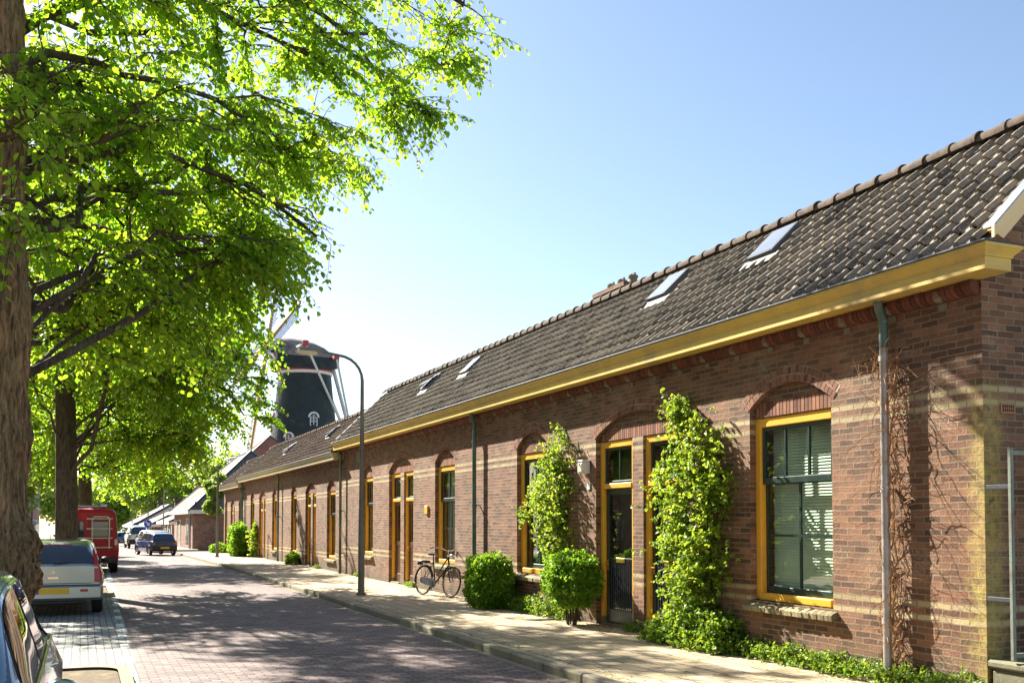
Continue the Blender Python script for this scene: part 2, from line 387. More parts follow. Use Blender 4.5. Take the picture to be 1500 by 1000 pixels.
        uvl.data.foreach_set('uv', uv.ravel())
        at = me.attributes.new('tint', 'FLOAT', 'FACE'); at.data.foreach_set('value', s.t)
        if world and parent is not None:
            o = OFF.get(parent.name, (0, 0, 0))
            if any(o): me.transform(Matrix.Translation(-Vector(o)))
        if any(s.sm): me.set_sharp_from_angle(angle=R(sharp))
        me.materials.append(mat)
        ob = bpy.data.objects.new(name, me); COL.objects.link(ob)
        if parent is not None:
            ob.parent = parent
            if world: OFF[ob.name] = OFF.get(parent.name, (0, 0, 0))
        if label: ob['label'] = label
        return ob

def tag(o, label=None, cat=None, group=None, kind=None):
    if label: o['label'] = label
    if cat: o['category'] = cat
    if group: o['group'] = group
    if kind: o['kind'] = kind
    return o
def thing(name, label, cat, loc=(0, 0, 0), rz=0, group=None):
    o = bpy.data.objects.new(name, None); COL.objects.link(o); o.empty_display_size = .2
    o.location = loc; o.rotation_euler = (0, 0, rz); OFF[o.name] = tuple(loc)
    return tag(o, label, cat, group)
def copy_tree(o, parent=None):
    c = o.copy(); COL.objects.link(c); c.parent = parent
    for ch in list(o.children): copy_tree(ch, c)
    return c

# street level: flat near the camera, dropping gently further on
def gz(y):
    pts = [(-400, 0), (40, 0), (62, -.15), (75, -.24), (100, -.55), (140, -1.05), (200, -1.8), (260, -2.2), (5000, -2.2)]
    for (a, za), (b, zb) in zip(pts, pts[1:]):
        if y <= b: return za + (zb - za) * (y - a) / (b - a)
    return -2.2
YS = [-30, 0, 10, 20, 30, 40, 46, 52, 57, 62, 68, 75, 83, 91, 100, 113, 126, 140, 160, 180, 200]

# ------------------------------------------------------------------ leaves
def leaf_object(name, mat, parent, P, D, N, S, T, label=None, fold=.25, wide=.42):
    """P base points, D tip directions, N leaf normals, S sizes, T tint; 6 verts 2 quads folded along the midrib"""
    P = np.asarray(P, float); D = np.asarray(D, float); N = np.asarray(N, float); S = np.asarray(S, float)[:, None]
    D /= np.linalg.norm(D, axis=1, keepdims=True) + 1e-9
    W = np.cross(D, N); W /= np.linalg.norm(W, axis=1, keepdims=True) + 1e-9
    N = np.cross(W, D)
    off = np.array(OFF.get(parent.name, (0, 0, 0))) if parent is not None else 0
    P = P - off
    V = np.stack([P, P + S * (.18 * D + wide * .85 * W + fold * .3 * N), P + S * (.60 * D + wide * W + fold * .3 * N), P + S * (1.05 * D - .10 * N),
                  P + S * (.60 * D - wide * W + fold * .3 * N), P + S * (.18 * D - wide * .85 * W + fold * .3 * N)], axis=1)
    n = len(P); me = bpy.data.meshes.new(name)
    me.vertices.add(n * 6); me.vertices.foreach_set('co', V.reshape(-1).astype(np.float32))
    b = np.arange(n)[:, None] * 6
    idx = np.concatenate([b + np.array([0, 1, 2, 3]), b + np.array([0, 3, 4, 5])], axis=1).reshape(-1)
    me.loops.add(n * 8); me.loops.foreach_set('vertex_index', idx.astype(np.int32))
    me.polygons.add(n * 2); me.polygons.foreach_set('loop_start', (np.arange(n * 2) * 4).astype(np.int32))
    at = me.attributes.new('tint', 'FLOAT', 'FACE'); at.data.foreach_set('value', np.repeat(np.asarray(T, float), 2).astype(np.float32))
    me.update(calc_edges=True); me.materials.append(mat)
    o = bpy.data.objects.new(name, me); COL.objects.link(o)
    if parent is not None: o.parent = parent; OFF[o.name] = OFF.get(parent.name, (0, 0, 0))
    if label: o['label'] = label
    return o
def unit(v): return v / (np.linalg.norm(v, axis=-1, keepdims=True) + 1e-9)
# ------------------------------------------------------------------ ground, road, pavement
def strip(name, mat, xf, y0, y1, dz, th=0, group=None):
    mb = MB(); ys = sorted({y0, y1} | {y for y in YS if y0 < y < y1})
    for a, b in zip(ys, ys[1:]):
        (l0, r0), (l1, r1) = xf(a), xf(b); za, zb_ = gz(a) + dz, gz(b) + dz
        mb.face([(l0, a, za), (r0, a, za), (r1, b, zb_), (l1, b, zb_)])
        if th:
            mb.face([(l0, a, za - th), (l0, a, za), (l1, b, zb_), (l1, b, zb_ - th)])
            mb.face([(r0, a, za), (r0, a, za - th), (r1, b, zb_ - th), (r1, b, zb_)])
    if th:
        (l0, r0) = xf(y0); mb.face([(l0, y0, gz(y0) + dz - th), (r0, y0, gz(y0) + dz - th), (r0, y0, gz(y0) + dz), (l0, y0, gz(y0) + dz)])
        (l0, r0) = xf(y1); mb.face([(l0, y1, gz(y1) + dz - th), (l0, y1, gz(y1) + dz), (r0, y1, gz(y1) + dz), (r0, y1, gz(y1) + dz - th)])
    return tag(mb.build(name, mat), kind='structure')
mb = MB(); gy = [-400] + YS + [260, 600, 2500]
for a, b in zip(gy, gy[1:]): mb.face([(-1500, a, gz(a) - .03), (1500, a, gz(a) - .03), (1500, b, gz(b) - .03), (-1500, b, gz(b) - .03)])
tag(mb.build('ground', M['ground']), kind='structure')
PKX = lambda y: .52 + (min(y, 60) - 13) * .012
strip('road', M['road'], lambda y: (PKX(y) + .12, 5.12), -30, 200, 0)
strip('parking_lane', M['parking'], lambda y: (-1.75, PKX(y) + .12), -30, 62, .001)
strip('left_pavement', M['pavement'], lambda y: (-9, -1.90), -30, 100, .10)
strip('left_kerb', M['kerb'], lambda y: (-1.90, -1.75), -30, 100, .11, .12)
strip('pavement', M['pavement'], lambda y: (5.27, 7.9), -30, 61.0, .10)
strip('side_street_pavement', M['pavement'], lambda y: (5.27, 7.2), 70, 200, .10)
strip('side_street', M['road'], lambda y: (5.13, 60), 61.2, 69.8, .004)
# kerb stones, one metre each with open joints and slight wear
mb = MB(); y = -29.
while y < 200:
    if not (61.0 < y < 70):
        z = gz(y); j = rnd.uniform(-.006, .006)
        mb.box(5.12 + j, 5.27 + j, y + .006, y + .994, z - .06, z + .108 + rnd.uniform(-.006, .004), bev=.018)
    y += 1
tag(mb.build('kerb', M['kerb']), kind='structure')
# tar joint / gutter course beside kerb
mb = MB()
for k in range(0, 330):
    y = -2 + k * .21
    if y > 60: break
    mb.box(5.00, 5.10, y + .005, y + .2, gz(y) - .05, gz(y) + .004 + rnd.uniform(0, .003))
tag(mb.build('gutter_course', M['kerb']), kind='structure')
# white worn marker bricks between the road and the parking lane
mb = MB(); y = 10.6
while y < 58:
    x = PKX(y)
    mb.box(x - .02, x + .10, y, y + .62, gz(y) - .05, gz(y) + .006, bev=.004); y += 1.55
tag(mb.build('parking_line', M['whitebrick']), kind='structure')
# speed table markings: pale blocks in rows across the road
mb = MB()
for r_, yy in enumerate((45.4, 46.4, 51.5)):
    for k in range(9):
        x = 1.0 + k * .46 + (.22 if r_ == 1 else 0)
        if x + .2 < 4.95: mb.box(x, x + .24, yy, yy + .42, gz(yy) - .04, gz(yy) + .005)
tag(mb.build('speed_table_marking', M['whitebrick']), kind='structure')
# tree pits
def tree_pit(y0, y1, lab):
    t = thing('tree_pit', lab, 'tree pit', (-.55, (y0 + y1) / 2, gz(y0)), group='kerbed tree pits in the parking lane')
    xr = PKX(y0) + .05; xl = -1.72; k = MB(); rr = .35
    out = [(xl, y0), (xr - rr, y0)] + [(xr - rr + rr * math.sin(a), y0 + rr - rr * math.cos(a)) for a in [R(q) for q in (15, 30, 45, 60, 75, 90)]]
    out += [(xr - rr + rr * math.cos(a), y1 - rr + rr * math.sin(a)) for a in [R(q) for q in (0, 15, 30, 45, 60, 75, 90)]] + [(xl, y1)]
    cx, cy = (xl + xr) / 2, (y0 + y1) / 2
    inn = [(x + (-.13 if x > cx else .0) * 1, y + (.13 if y < cy else -.13)) for x, y in out]
    g = gz(y0)
    for i in range(len(out) - 1):
        a, b, c, d = out[i], out[i + 1], inn[i + 1], inn[i]
        k.face([(*a, g + .10), (*b, g + .10), (*c, g + .10), (*d, g + .10)])
        k.face([(*a, g - .05), (*b, g - .05), (*b, g + .10), (*a, g + .10)])
    k.build('kerb_edge', M['kerb'], t)
    e = MB(); e.face([(*p, g + .07) for p in inn]); e.build('soil', M['earth'], t)
tree_pit(9.6, 12.9, 'kerbed tree pit with bare soil beside the near car')
tree_pit(25.6, 28.9, 'kerbed tree pit between the silver car and the red van')
tree_pit(43.3, 46.6, 'kerbed tree pit beyond the red van')

# ------------------------------------------------------------------ the terraces
XW = 7.87; XE = 7.46
def arc(y, yc, hw, zs, zc): return zs + (zc - zs) * max(0, 1 - ((y - yc) / hw) ** 2)
def facade_wall(mb, Y0, Y1, zb, zt, ops, dep=.16):
    ops = sorted(ops, key=lambda o: o['yc']); cur = Y0
    def q(pts): mb.face([(XW, y, z) for y, z in pts])
    for o in ops:
        ya, yb = o['yc'] - o['w'] / 2, o['yc'] + o['w'] / 2; hw = o['w'] / 2
        q([(cur, zb), (ya, zb), (ya, zt), (cur, zt)])
        if o['z0'] > zb: q([(ya, zb), (yb, zb), (yb, o['z0']), (ya, o['z0'])])
        n = 14
        for i in range(n):
            a = ya + (yb - ya) * i / n; b = ya + (yb - ya) * (i + 1) / n
            za, z2 = arc(a, o['yc'], hw, o['zs'], o['zc']), arc(b, o['yc'], hw, o['zs'], o['zc'])
            q([(a, za), (b, z2), (b, zt), (a, zt)])
            mb.face([(XW, a, za), (XW, b, z2), (XW + dep, b, z2), (XW + dep, a, za)])
        for yy in (ya, yb): mb.face([(XW, yy, o['z0']), (XW, yy, o['zs']), (XW + dep, yy, o['zs']), (XW + dep, yy, o['z0'])])
        cur = yb
    q([(cur, zb), (Y1, zb), (Y1, zt), (cur, zt)])
def voussoirs(o, parent, th=.19, proud=.010):
    """ring of headers on edge over an opening"""
    hw = o['w'] / 2; n = int((o['w'] + .35) / .068)
    mo = MB(); mb = MB(); rise = o['zc'] - o['zs']
    Rr = (hw * hw + rise * rise) / (2 * rise); cz = o['zc'] - Rr; am = math.asin(min(1, hw / Rr))
    ext = am + .05 / Rr; 
    P = lambda r, a, x: (x, o['yc'] + r * math.sin(a), cz + r * math.cos(a))
    for ring in (0, 1):
        for i in range(n):
            sh = .5 * ring * 2 * ext / n; a0 = -ext + 2 * ext * i / n + sh; a1 = a0 + 2 * ext / n
            if ring == 0: mo.face([P(Rr + .002, a0, XW - .002), P(Rr + .002, a1, XW - .002), P(Rr + th, a1, XW - .002), P(Rr + th, a0, XW - .002)])
            g = .005 / Rr; a0 += g; a1 -= g; j = rnd.uniform(-.004, .004); x = XW - .006 + rnd.uniform(-.002, .002); ti = min(1, max(0, rnd.gauss(.45, .25)))
            r0 = Rr + .004 + ring * th / 2 + j; r1 = r0 + th / 2 - .010
            f = [P(r0, a0, x), P(r0, a1, x), P(r1, a1, x), P(r1, a0, x)]; bk = [P(r0, a0, XW + .05), P(r0, a1, XW + .05), P(r1, a1, XW), P(r1, a0, XW)]
            mb.face(f, ti)
            for k in range(4): mb.face([f[k], f[(k + 1) % 4], bk[(k + 1) % 4], bk[k]], ti)
    mb.build('brick_arch', M['soldier'], parent); mo.build('arch_mortar', M['mortar'], parent)
def tympanum(o, zf, mat, parent, pier=None, x=XW + .075):
    hw = o['w'] / 2; mb = MB(); n = 14; ya = o['yc'] - hw
    for i in range(n):
        a = ya + o['w'] * i / n; b = ya + o['w'] * (i + 1) / n
        mb.face([(x, a, zf), (x, b, zf), (x, b, arc(b, o['yc'], hw, o['zs'], o['zc'])), (x, a, arc(a, o['yc'], hw, o['zs'], o['zc']))])
    mb.face([(x, ya, zf), (x, ya + o['w'], zf), (x + .1, ya + o['w'], zf), (x + .1, ya, zf)])
    if pier:
        p0, p1, zb = pier; mb.box(x - .03, x + .14, p0, p1, zb, zf - .002)
    mb.build('tympanum', mat, parent)
    s = MB(); y = ya + .01
    while y < ya + o['w'] - .05:
        top = min(zf + .19, arc(y, o['yc'], hw, o['zs'], o['zc']) - .01, arc(y + .055, o['yc'], hw, o['zs'], o['zc']) - .01)
        if top > zf + .03: s.box(x - .012, x + .01, y, y + .055, zf + .004, top, rnd.random())
        y += .067
    s.build('soldier_course', M['soldier'], parent)
def frame_box(mb, x0, x1, ya, yb, z0, z1, w, wt=None, wb=None, bev=.006):
    wt = wt or w; wb = wb or w
    mb.box(x0, x1, ya, ya + w, z0, z1, bev=bev); mb.box(x0, x1, yb - w, yb, z0, z1, bev=bev)
    if wt > 0: mb.box(x0 + .002, x1 - .002, ya + w - .003, yb - w + .003, z1 - wt, z1 - .002, bev=bev)
    if wb > 0: mb.box(x0 + .002, x1 - .002, ya + w - .003, yb - w + .003, z0 + .002, z0 + wb, bev=bev)
def window(o, parent, zf, dz, cols=2, cover='net', lower_cols=2):
    """zf = frame top"""
    ya, yb = o['yc'] - o['w'] / 2 + .002, o['yc'] + o['w'] / 2 - .002; z0 = o['z0'] + .004
    X = XW + .085
    fr = MB(); fr.box(X, X + .10, ya, ya + .105, z0, zf - .002, bev=.008); fr.box(X, X + .10, yb - .105, yb, z0, zf - .002, bev=.008)
    fr.box(X + .002, X + .098, ya + .1, yb - .1, zf - .12, zf - .004, bev=.008); fr.box(X - .03, X + .098, ya + .1, yb - .1, z0 + .002, z0 + .09, bev=.008)
    f = fr.build('window', M['yellow'], parent)
    a, b = ya + .105, yb - .105; zt = zf - .12; zb = z0 + .09; zm = zb + (zt - zb) * .655
    s = MB(); frame_box(s, X + .03, X + .075, a, b, zm, zt, .05, .05, .085)
    for k in range(1, cols):
        y = a + (b - a) * k / cols; s.box(X + .035, X + .068, y - .014, y + .014, zm + .08, zt - .045)
    us = s.build('upper_sash', M['green'], f)
    s = MB(); frame_box(s, X + .076, X + .115, a, b, zb, zm + .02, .045, .03, .085)
    for k in range(1, lower_cols):
        y = a + (b - a) * k / lower_cols; s.box(X + .08, X + .108, y - .014, y + .014, zb + .08, zm)
    zz = (zb + .08 + zm) / 2; s.box(X + .082, X + .106, a + .04, b - .04, zz - .013, zz + .013)
    ls = s.build('lower_sash', M['green'], f)
    g = MB(); g.box(X + .050, X + .054, a + .045, b - .045, zm + .075, zt - .045); g.build('pane', M['glass'], f)
    g = MB(); g.box(X + .093, X + .097, a + .04, b - .04, zb + .08, zm); g.build('pane', M['glass'], f)
    if cover == 'blind':
        bl = MB(); z = zb + .03
        while z < zt - .03:
            bl.face([(X + .19, a + .01, z), (X + .19, b - .01, z), (X + .208, b - .01, z + .036), (X + .208, a + .01, z + .036)]); z += .038
        for yy in (a + .2, b - .2): bl.box(X + .188, X + .19, yy, yy + .006, zb, zt)
        bl.build('blind', M['blind'], f)
    else:
        c = MB(); n = 60; y0, y1 = (a, b) if cover != 'half' else (a + (b - a) * .45, b)
        pts = []
        for i in range(n + 1):
            yy = y0 + (y1 - y0) * i / n; pts.append((X + .24 + .03 * math.sin(i * 1.35) + .01 * math.sin(i * .6), yy))
        for i in range(n): c.face([(*pts[i], zb - .05), (*pts[i + 1], zb - .05), (*pts[i + 1], zt), (*pts[i], zt)], smooth=True)
        c.build('curtain', M['teal'] if cover == 'teal' else M['net'], f)
    # sill of bricks on edge, sloping out
    sl = MB(); y = ya - .07
    while y < yb + .06:
        ti = rnd.random(); j = rnd.uniform(-.006, .006)
        pr = [(XW - .095 + j, z0 - .075 + j), (XW - .088 + j, z0 - .135), (XW + .09, z0 - .10), (XW + .09, z0 - .002), (XW - .07 + j, z0 - .055 + j)]
        if not (ya <= y and y + .06 <= yb): pr = [(XW - .095 + j, z0 - .075 + j), (XW - .088 + j, z0 - .135), (XW - .001, z0 - .11), (XW - .001, z0 - .03), (XW - .07 + j, z0 - .055 + j)]
        sl.extrude(pr, y, y + .057, 'y', ti); y += .064
    sl.build('sill', M['sill'], f)
    return f
def door(yc, w, parent, zb, zf, style=0):
    """frame with transom, fanlight, leaf"""
    ya, yb = yc - w / 2, yc + w / 2; X = XW + .085; zt = zb + 2.24
    fr = MB(); fr.box(X, X + .10, ya, ya + .10, zb + .14, zf - .002, bev=.008); fr.box(X, X + .10, yb - .10, yb, zb + .14, zf - .002, bev=.008)
    fr.box(X + .002, X + .098, ya + .095, yb - .095, zf - .11, zf - .004, bev=.008); fr.box(X - .015, X + .098, ya + .095, yb - .095, zt, zt + .085, bev=.01)
    st = MB(); st.box(X - .004, X + .103, ya - .004, ya + .103, zb, zb + .14); st.box(X - .004, X + .103, yb - .103, yb + .004, zb, zb + .14)
    st.box(X - .06, X + .2, ya + .1, yb - .1, zb - .05, zb + .05, bev=.01)
    a, b = ya + .10, yb - .10; XL = X + .055; mats = [M['green'], M['brownwood']]; dm = mats[style % 2]
    lf = MB(); z0, z1 = zb + .055, zt
    frame_box(lf, XL, XL + .045, a, b, z0, z1, .10, .10, .22)
    if style == 0:
        pass
    else:
        lf.box(XL + .004, XL + .04, a + .1, b - .1, z0 + .98, z0 + 1.10)
        k = a + .11
        while k < b - .12: lf.box(XL + .015, XL + .03, k, k + .075, z0 + .2, z0 + .99); k += .085
    d = lf.build('door', dm, parent)
    fr.build('door_frame', M['yellow'], d); st.build('threshold', M['stone'], d)
    g = MB(); gz0 = z0 + .2 if style == 0 else z0 + 1.09
    g.box(XL + .02, XL + .024, a + .095, b - .095, gz0, z1 - .095); g.build('pane', M['glass'], d)
    if style == 0:
        br = MB(); k = a + .13
        while k < b - .12: br.tube([(XL + .008, k, gz0), (XL + .008, k, gz0 + .85)], .007, 6); k += .065
        br.tube([(XL + .008, a + .1, gz0 + .85), (XL + .008, b - .1, gz0 + .85)], .008, 6); br.build('door_grille', M['darkzinc'], d)
        lb = MB(); lb.box(XL - .012, XL + .001, (a + b) / 2 - .15, (a + b) / 2 + .12, z0 + .98, z0 + 1.06, bev=.004); lb.build('letter_slot', M['brass'], d)
    dr = MB(); dr.box(XL + .25, XL + .26, a, b, z0, zf - .1); dr.build('dark_backing', M['inside'], d)  # flat dark sheet behind the door glass, same colour as the room
    h = MB(); hy = b - .05; h.tube([(XL, hy, z0 + .95), (XL - .045, hy, z0 + .95), (XL - .045, hy - .09, z0 + .95)], .011, 8); h.box(XL - .006, XL, hy - .02, hy + .02, z0 + .85, z0 + 1.02); h.build('handle', M['brass'], d)
    fs = MB(); frame_box(fs, X + .04, X + .08, a, b, zt + .085, zf - .11, .045); m_ = (a + b) / 2; fs.box(X + .045, X + .075, m_ - .012, m_ + .012, zt + .12, zf - .15)
    fo = fs.build('fanlight', M['green'], d)
    g = MB(); g.box(X + .058, X + .062, a + .04, b - .04, zt + .12, zf - .15); g.build('fanlight_pane', M['glass'], d)
    return d

def pantiles(mb, Y0, Y1, x0, z0, slope, length, skips=(), w=.21, g=.25):
    """rows of S-shaped tiles up the slope; x0,z0 = eave edge"""
    L = math.hypot(1, slope); ux, uz = 1 / L, slope / L; nx, nz = -uz, ux
    prof = [(0, .004), (.03, -.006), (.075, -.008), (.112, .004), (.134, .032), (.156, .050), (.178, .050), (.197, .028), (.208, .002)]
    cols = int((Y1 - Y0) / w); ww = (Y1 - Y0) / cols; rows = int(round(length / g)); gg = length / rows
    for r in range(rows):
        for c in range(cols):
            y = Y1 - c * ww; t0 = r * gg - (.03 if r == 0 else .0)
            if any(a < y - ww / 2 < b and t1 < (r + .5) * gg < t2 for a, b, t1, t2 in skips): continue
            ti = min(1, max(0, rnd.gauss(.5, .22))); jy = rnd.uniform(-.004, .004); jh = rnd.uniform(-.003, .007); jt = rnd.gauss(0, .006) - (.03 if rnd.random() < .012 else 0); sag = -.022 * math.sin(y * .62 + 1) ** 2 * math.sin(math.pi * (r + .5) / rows)
            vs = []
            for t, h in ((t0 + jt, -.004), (t0 + jt, .032 + jh), (t0 + jt + .05, .031 + jh), (t0 + gg + .02, .0)):
                for k, (s, ph) in enumerate(prof):
                    hh = ph * (1.12 if h > .02 else 1.0) + h if h >= 0 else ph - .004
                    yy = y - s * ww / .21 + jy
                    vs.append((x0 + ux * t + nx * (hh + sag), yy, z0 + uz * t + nz * (hh + sag)))
            n = len(prof)
            mb.mesh(vs, [(i * n + k, i * n + k + 1, (i + 1) * n + k + 1, (i + 1) * n + k) for i in (1, 2) for k in range(n - 1)], ti, True)
            mb.mesh(vs[:2 * n], [(k, k + 1, n + k + 1, n + k) for k in range(n - 1)], ti * .6, False)
def ridge_row(mb, Y0, Y1, x, z, L=.385, r=.10):
    n = int((Y1 - Y0) / L); L = (Y1 - Y0) / n
    for i in range(n):
        a = Y1 - i * L; b = a - L; ti = rnd.random(); dzj = rnd.uniform(-.006, .006); j2 = rnd.uniform(-.008, .008)
        base = len(mb.v); sg = 10
        for (yy, rr) in ((a, r * .92), (b + .045, r * .98), (b + .04, r * 1.12), (b - .015, r * 1.14), (b - .015, r * 1.0)):
            for k in range(sg + 1):
                an = math.pi * (-.08 + 1.16 * k / sg)
                mb.v.append((x + j2 + rr * 1.15 * math.cos(an), yy, z + dzj + rr * math.sin(an) - .03))
        for q in range(4):
            for k in range(sg):
                s0 = base + q * (sg + 1) + k
                mb.f.append((s0, s0 + 1, s0 + sg + 2, s0 + sg + 1)); mb.t.append(ti); mb.sm.append(True)
def skylight(parent, yc, t0, t1, w, x0, z0, slope, tilt=0., open_=False):
    L = math.hypot(1, slope); U = Vector((1 / L, 0, slope / L)); N = Vector((-slope / L, 0, 1 / L)); Y = Vector((0, 1, 0))
    O = Vector((x0, yc, z0)) + U * t0; h = t1 - t0
    mat = Matrix((( Y.x, U.x, N.x, O.x), (Y.y, U.y, N.y, O.y), (Y.z, U.z, N.z, O.z), (0, 0, 0, 1)))
    s = MB(); b = .05
    for x_0, x_1, y_0, y_1 in ((-w/2, -w/2 + b, 0, h), (w/2 - b, w/2, 0, h), (-w/2 + b, w/2 - b, 0, b), (-w/2 + b, w/2 - b, h - b, h)):
        s.box(x_0, x_1, y_0, y_1, -.02, .115, mat=mat, bev=.006)
    f = s.build('skylight', M['darkzinc'], parent)
    g = MB(); lift = .10 if open_ else .0
    g.mesh([(-w/2 + .03, .03, .118 + lift), (w/2 - .03, .03, .118 + lift), (w/2 - .03, h - .03, .118), (-w/2 + .03, h - .03, .118)], [(0, 1, 2, 3)], mat=mat); g.build('pane', M['skyglass'], f)
    a = MB(); a.mesh([(-w/2 - .1, -.16, .045), (w/2 + .1, -.16, .045), (w/2 + .1, .01, .06), (-w/2 - .1, .01, .06)], [(0, 1, 2, 3)], mat=mat)
    for sx in (-1, 1): a.mesh([(sx * w/2, .0, .055), (sx * (w/2 + .05), 0, .02), (sx * (w/2 + .05), h, .02), (sx * w/2, h, .055)], [(0, 1, 2, 3)], mat=mat)
    a.build('flashing', M['flash'], f)
def downpipe(parent, y, zt, zb, mat='pipe_green', label=None):
    p = MB(); x = XW - .13
    p.tube([(XE + .2, y, zt + .05), (XE + .22, y, zt - .08), (x, y, zt - .2), (x, y, zb + .0)], .045, 12)
    for zz in (zt - .6, (zt + zb) / 2, zb + .6): p.lathe([(.046, -.03), (.054, -.03), (.054, .03), (.046, .03)], 12, (x, y, zz)); p.box(x, XW, y - .015, y + .015, zz - .012, zz + .012)
    p.tube([(x, y, zb + .05), (x, y, zb - .06)], .055, 12)
    o = p.build('downpipe', M[mat], parent, label)
    if mat == 'galv':
        p = MB(); p.tube([(x, y, zt - .22), (x, y, 3.62)], .0485, 12); p.tube([(XE + .2, y, zt + .04), (XE + .22, y, zt - .08), (x, y, zt - .2)], .0488, 12); p.build('upper_sleeve', M['pipe_green'], o)
    return o
M['flash'] = simple('lead_flashing', (.17, .165, .155), .7, .1, bmp=.2)
M['skyglass'] = simple('skylight_glass', (.26, .28, .30), .25, .4, var=.06, scale=1, coat=1)

def terrace(idx, Y0, Y1, dz, mat, ops, label, ridge_z, fas_mat, pipes, skys=(), chims=(), detail=True):
    """ops: (kind, yc, w, extra)"""
    g0 = gz((Y0 + Y1) / 2)
    t = thing('terraced_house', label, 'house', (XW, Y0, gz(Y0)), group='brick terraces on the right')
    XR = 9.25; XB = 2 * XR - XE; XWB = 2 * XR - XW
    zf_top = 4.33 + dz; zb = gz(Y1) - .15; zwall = zf_top - .06
    sl = (ridge_z - zf_top) / (XR - XE)
    O = []
    for kind, yc, w, ex in ops:
        if kind == 'w': O.append(dict(kind=kind, yc=yc, w=w, z0=.80 + dz, zs=3.22 + dz, zc=3.49 + dz, ex=ex))
        else: O.append(dict(kind=kind, yc=yc, w=w, z0=gz(yc) + .09, zs=3.18 + dz, zc=3.51 + dz, ex=ex))
    w_ = MB(); facade_wall(w_, Y0, Y1, zb, zwall, O)
    # gable ends and rear wall
    for yy in (Y0, Y1):
        hgt = lambda x: zf_top + sl * ((x if x < XR else 2 * XR - x) - XE) - .06
        w_.face([(XW, yy, zb), (XWB, yy, zb), (XWB, yy, hgt(XWB)), (XR, yy, hgt(XR)), (XW, yy, hgt(XW))])
    w_.face([(XWB, Y0, zb), (XWB, Y1, zb), (XWB, Y1, zwall), (XWB, Y0, zwall)])
    w_.build('wall', mat, t)
    fl = MB(); fl.box(XW + .4, XWB - .02, Y0 + .02, Y1 - .02, zb, .2 + dz * .6); fl.build('floor', M['inside'], t)
    ce = MB(); ce.box(XW + .17, XWB - .02, Y0 + .02, Y1 - .02, zwall - .12, zwall - .05); ce.build('ceiling', M['inside'], t)
    for o in O:
        ztf = 3.11 + dz
        if o['kind'] == 'w':
            voussoirs(o, t); tympanum(o, ztf, mat, t); window(o, t, ztf, dz, *o['ex'])
        else:
            voussoirs(o, t); pw = .32; tympanum(o, ztf, mat, t, (o['yc'] - pw / 2, o['yc'] + pw / 2, gz(o['yc']) + .02))
            dw = (o['w'] - pw) / 2 - .004
            for q, sg in enumerate((1, -1)):
                door(o['yc'] + sg * (pw / 2 + dw / 2 + .002), dw, t, gz(o['yc']) + .09, ztf, o['ex'][q])
    # corbelling of rounded red bricks with pale blocks
    cb = MB(); y = Y0 + .02; zc = zf_top - .23
    while y < Y1 - .06:
        j = rnd.uniform(-.005, .005); ti = rnd.random()
        pr = [(XW + .001, zc - .13), (XW - .05 + j, zc - .125), (XW - .10 + j, zc - .09), (XW - .12 + j, zc - .045), (XW - .12 + j, zc - .004), (XW + .001, zc - .004)]
        cb.extrude(pr, y, y + .055, 'y', ti); y += .064
    cb.build('corbel', M['corbel'], t)
    y = Y0 + .45; st = MB(); yb0 = y
    st.box(XW - .124, XW - .001, y - .05, y + .05, zc - .13, zc - .006, bev=.03); st.box(XW - .02, XW - .001, y - .05, y + .05, zc - .20, zc - .132, bev=.006)
    blk = st.build('corbel_block', M['stone'], t); y += .685
    while y < Y1 - .2:
        c = blk.copy(); COL.objects.link(c); c.parent = t; c.location = (0, y - yb0, 0); y += .685
    # box gutter
    ya, yb = Y0 - (.42 if idx == 0 else .0), Y1 + (.0)
    gp = [(XE + .075, zf_top - .225), (XE + .075, zf_top - .112), (XE + .062, zf_top - .108), (XE + .062, zf_top - .092), (XE + .045, zf_top - .072), (XE + .022, zf_top - .050), (XE + .010, zf_top - .036), (XE, zf_top - .030), (XE, zf_top), (XW + .02, zf_top), (XW + .02, zf_top - .225)]
    gm = MB()
    if idx == 0:
        front = gp[:9]; vs = []
        loops = []
        for (x, z) in front:
            dd = x - XE; loops.append([(x, yb, z), (x, ya + dd, z), (XW + .07 - dd, ya + dd, z), (XW + .07 - dd, Y0 - .001, z)])
        for A, B in zip(loops, loops[1:]):
            for k in range(3): gm.face([A[k], A[k + 1], B[k + 1], B[k]])
        gm.face([(XE + .075, yb, zf_top - .225), (XE + .075, ya + .075, zf_top - .225), (XW - .005, ya + .075, zf_top - .225), (XW - .005, yb, zf_top - .225)])
        gm.face([(XE, yb, zf_top), (XE, ya, zf_top), (XW + .07, ya, zf_top), (XW + .07, yb, zf_top)])
    else: gm.extrude(gp, ya, yb, 'y')
    gm.build('gutter', M[fas_mat], t)
    zn = MB(); zn.box(XE - .018, XE + .055, ya - .012, yb, zf_top + .001, zf_top + .022, bev=.006)
    if idx == 0: zn.box(XE + .057, XW + .09, ya - .012, ya + .055, zf_top + .001, zf_top + .02, bev=.006)
    zn.build('gutter_edge', M['darkzinc'], t)
    # roof
    L = math.hypot(XR - XE, ridge_z - zf_top) - .13
    yr0 = Y0 - (.36 if idx == 0 else .02); sk = []
    for (yc, a, b, w, op) in skys: sk.append((yc - w / 2 - .02, yc + w / 2 + .02, a - .02, b + .02))
    rf = MB(); x0 = XE + .09; z0 = zf_top + .03
    pantiles(rf, yr0 + (.05 if idx == 0 else .1), Y1 + .0 - .12, x0, z0, sl, L, sk)
    ro = rf.build('roof', M['tile'] if idx == 0 else M['tile2'], t)
    un = MB()   # boarding under the tiles and rear slope
